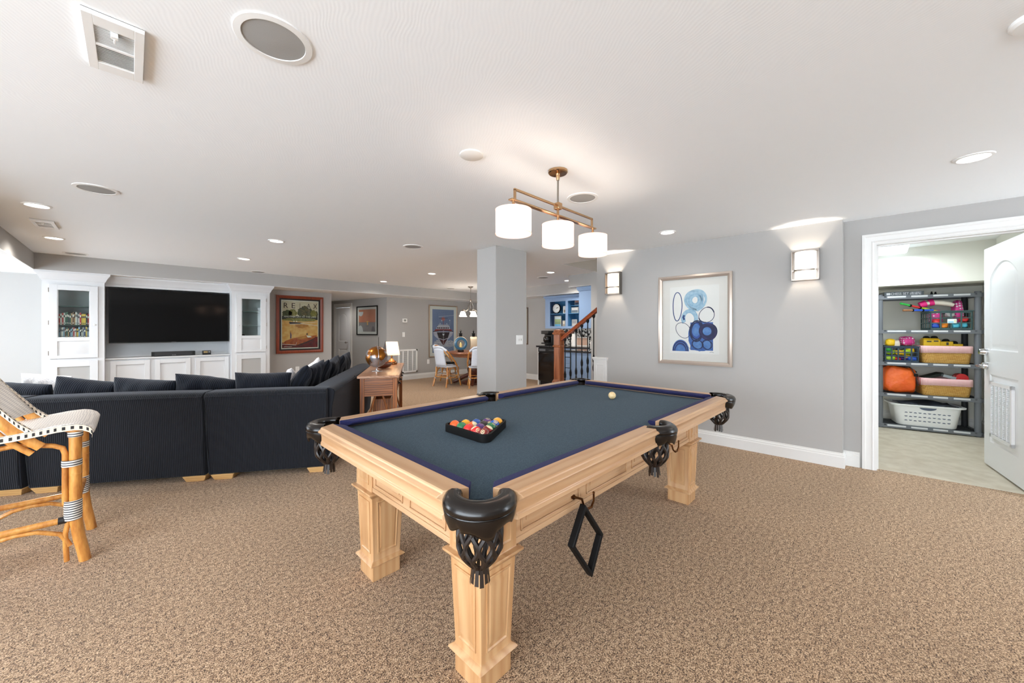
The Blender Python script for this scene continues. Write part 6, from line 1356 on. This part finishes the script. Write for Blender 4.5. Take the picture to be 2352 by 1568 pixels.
def basket(label,x,z):
    r=item('wicker_basket',label,'basket',x,.178,z,0,'wicker baskets with pink liners'); m=MB(); ring_surface(m,[(.385,.28,.04,0),(.40,.29,.05,.01),(.43,.32,.05,.15),(.435,.325,.05,.20),(.41,.30,.045,.20),(.38,.27,.04,.012)]); m.torus((0,0,0),.0,.0001,3,3) if False else None; m.build('basket',WICK,r,ang=60)
    m=MB(); ring_surface(m,[(.40,.29,.045,.10),(.405,.295,.045,.195),(.422,.315,.05,.214),(.438,.338,.055,.21),(.442,.343,.055,.19),(.438,.338,.055,.125)],cap0=False)
    for k,v in enumerate(m.v):
        if v.z<.13: v.z+=.006*math.sin(v.x*22+v.y*13)
    m.build('liner',GING,r,smoothall=True,solid=.003); return r
basket('wicker basket with pink striped liner holding a yellow truck, middle shelf',.619,.8525)
basket('wicker basket with pink striped liner on the shelf beside the orange bag',.619,.4525)
# toy truck lying in the upper basket
tk=item('toy_truck','yellow toy dump truck resting in the upper wicker basket','toy truck',.612,.175,1.04,.02)
m=MB(); m.box(-.17,-.02,-.06,.06,.02,.105); m.box(-.165,-.03,-.05,.05,.105,.118); m.build('dump_bed',YEL,tk,bev=.006); m=MB(); m.box(-.02,.09,-.05,.05,.02,.08); m.box(.09,.175,-.04,.04,.0,.05); m.box(-.16,.12,-.04,.04,-.01,.02); m.build('body',YEL,tk,bev=.006); m=MB(); m.box(.03,.05,-.0515,.0515,.035,.07); m.box(-.14,-.10,-.062,-.06,.07,.085); m.box(-.08,-.04,-.062,-.06,.075,.09); m.build('window',mat('truck_dark',(70,66,50),.4),tk)
for (x,y,z) in((-.12,.03,.12),(-.05,.03,.122),(.05,.03,.085),(.12,.03,.06)): m=MB(); m.cyl((x,y-.025,z),(x,y+.02,z),.026,seg=18); m.build('wheel',BLKM,tk)
# orange bag
ob=item('duffel_bag','bright orange duffel bag on the fourth shelf','bag',.222,.17,.462)
OR=mat('orange_nylon',(240,110,40),.45,var=((226,88,24),6),bump=(14,.5,.03))
m=MB()
def bagf(u,v):
    a=2*PI*u; b=-PI/2+PI*v; c=abs(math.cos(b))**.35; s=math.copysign(abs(math.sin(b))**.5,math.sin(b)); X=math.copysign(abs(math.cos(a))**.45,math.cos(a)); Y=math.copysign(abs(math.sin(a))**.45,math.sin(a)); k=1+.03*math.sin(4*a+3*b)+.025*math.sin(7*a-5*b)
    z=.165+.165*s*k; return (.148*c*X*k*(1+.05*(1-v)),.14*c*Y*k,z+.02*X*(-1)*(v>.6)*v)
m.grid(bagf,36,21,cu=True); m.build('body',OR,ob,smoothall=True)
m=MB(); m.tube([(-.14,-.06,.25),(-.15,-.05,.31),(-.11,-.03,.338),(.0,-.02,.335),(.1,-.03,.325),(.165,-.05,.26)],.007,8); m.tube([(.10,-.13,.31),(.13,-.15,.22),(.16,-.12,.1)],.005,6); m.build('strap',mat('strap_dark',(48,40,44),.6),ob)
m=MB(); m.box(.115,.15,-.155,-.135,.215,.25); m.build('buckle',BLKM,ob,bev=.005)
# lower basket contents
m=MB(); m.at((0,0,0),.15,0,-.35); m.box(-.09,.09,-.06,.06,0,.03); itag(m,'game_box',mat('box_darkgreen',(42,50,44),.5),'dark flat box tilted in the lower wicker basket','box',.535,.18,.672,.1)
m=MB(); m.at((0,0,0),0,0,.3); m.box(-.055,.055,-.05,.05,0,.032); o_=itag(m,'plastic_case',mat('plastic_smoke',(150,160,166),.15),'clear grey plastic case in the lower wicker basket','case',.65,.12,.672)
m=MB(); m.cyl((0,-.05,.0),(0,.05,.0),.055,seg=28); m.cyl((0,-.055,0),(0,.055,0),.02,seg=16); itag(m,'tape_reel',mat('reel_red',(226,54,58),.25),'red round reel in the right of the lower wicker basket','reel',.765,.15,.675)
# laundry basket
lbk=item('laundry_basket','white plastic laundry basket with a dark cloth on the bottom shelf','laundry basket',.45,.17,.0555)
m=MB(); wl0=[(.50,.30,.07,0),(.53,.32,.08,.012),(.585,.36,.08,.245),(.66,.42,.09,.255),(.665,.425,.09,.272),(.60,.37,.08,.272),(.515,.31,.07,.012)]
ring_surface(m,wl0); m.build('tub',mat('laundry_white',(236,238,238),.35),lbk,ang=50)
m=MB()
def lface(x,z): # front wall position at height z
    t=(z-.012)/.233; return -(.16+(.18-.16)*t)-.0012
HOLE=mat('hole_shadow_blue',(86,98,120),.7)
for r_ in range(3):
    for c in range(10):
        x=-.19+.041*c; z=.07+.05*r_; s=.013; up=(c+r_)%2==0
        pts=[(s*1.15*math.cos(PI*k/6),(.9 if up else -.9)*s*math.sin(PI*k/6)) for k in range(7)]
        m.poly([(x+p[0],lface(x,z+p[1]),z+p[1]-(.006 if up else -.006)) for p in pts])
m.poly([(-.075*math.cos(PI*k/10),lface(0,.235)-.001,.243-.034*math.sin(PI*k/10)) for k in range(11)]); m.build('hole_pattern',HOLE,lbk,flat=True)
m=MB(); m.grid(lambda u,v:(-.24+.5*u,-.17+.33*v,.262+.035*math.sin(PI*u)*math.sin(PI*v)+.010*math.sin(9*u+4*v)),22,14); itag(m,'dark_cloth',mat('cloth_dark',(30,32,38),.8,var=((70,80,98),5)),'dark grey cloth folded in the laundry basket','cloth',.45,.17,.0655,solid=.006,smoothall=True)
# bags hanging at the left of the unit
softbag('tote_bag','beige cloth bag hanging beside the left post of the shelving unit',mat('tote_beige',(206,196,178),.8),-.06,.2,.95,.07,.45,.2,0,90)
# ================================================================== CAMERA, LIGHT, WORLD
cd=bpy.data.cameras.new('camera'); cam=bpy.data.objects.new('camera',cd); COL.objects.link(cam)
cam.location=(0,0,EYE); cam.rotation_euler=(PI/2,0,-(PI/2-math.atan2(SN,CS)))
cd.sensor_width=36; cd.sensor_fit='HORIZONTAL'; cd.lens=36*F/2352; cd.shift_y=-(784-HY)/2352; cd.clip_start=.02; cd.clip_end=60
sc.camera=cam
# added fill spots behind and beside the camera, without fittings
for x,y in((-1.8,1.6),(1.4,-1.3),(3.2,-1.9),(-1.2,-1.4)):
    light('can_or_fill_beam','SPOT',(x,y,CEIL-.02),CANW,col=(255,249,241),size=.06,rot=(0,0,0),spot=160,blend=.9)
w=bpy.data.worlds.new('world'); sc.world=w; w.use_nodes=True; bg=w.node_tree.nodes['Background']; bg.inputs[0].default_value=(.82,.91,1.0,1); bg.inputs[1].default_value=WORLD
vs=sc.view_settings; vs.view_transform='Standard'; vs.look='None'; vs.gamma=1; vs.use_curve_mapping=False; vs.exposure=EXPO
sc.cycles.max_bounces=8; sc.cycles.diffuse_bounces=5; sc.cycles.transparent_max_bounces=12; sc.cycles.use_denoising=True; sc.cycles.sample_clamp_indirect=6; sc.cycles.caustics_reflective=False; sc.cycles.caustics_refractive=False
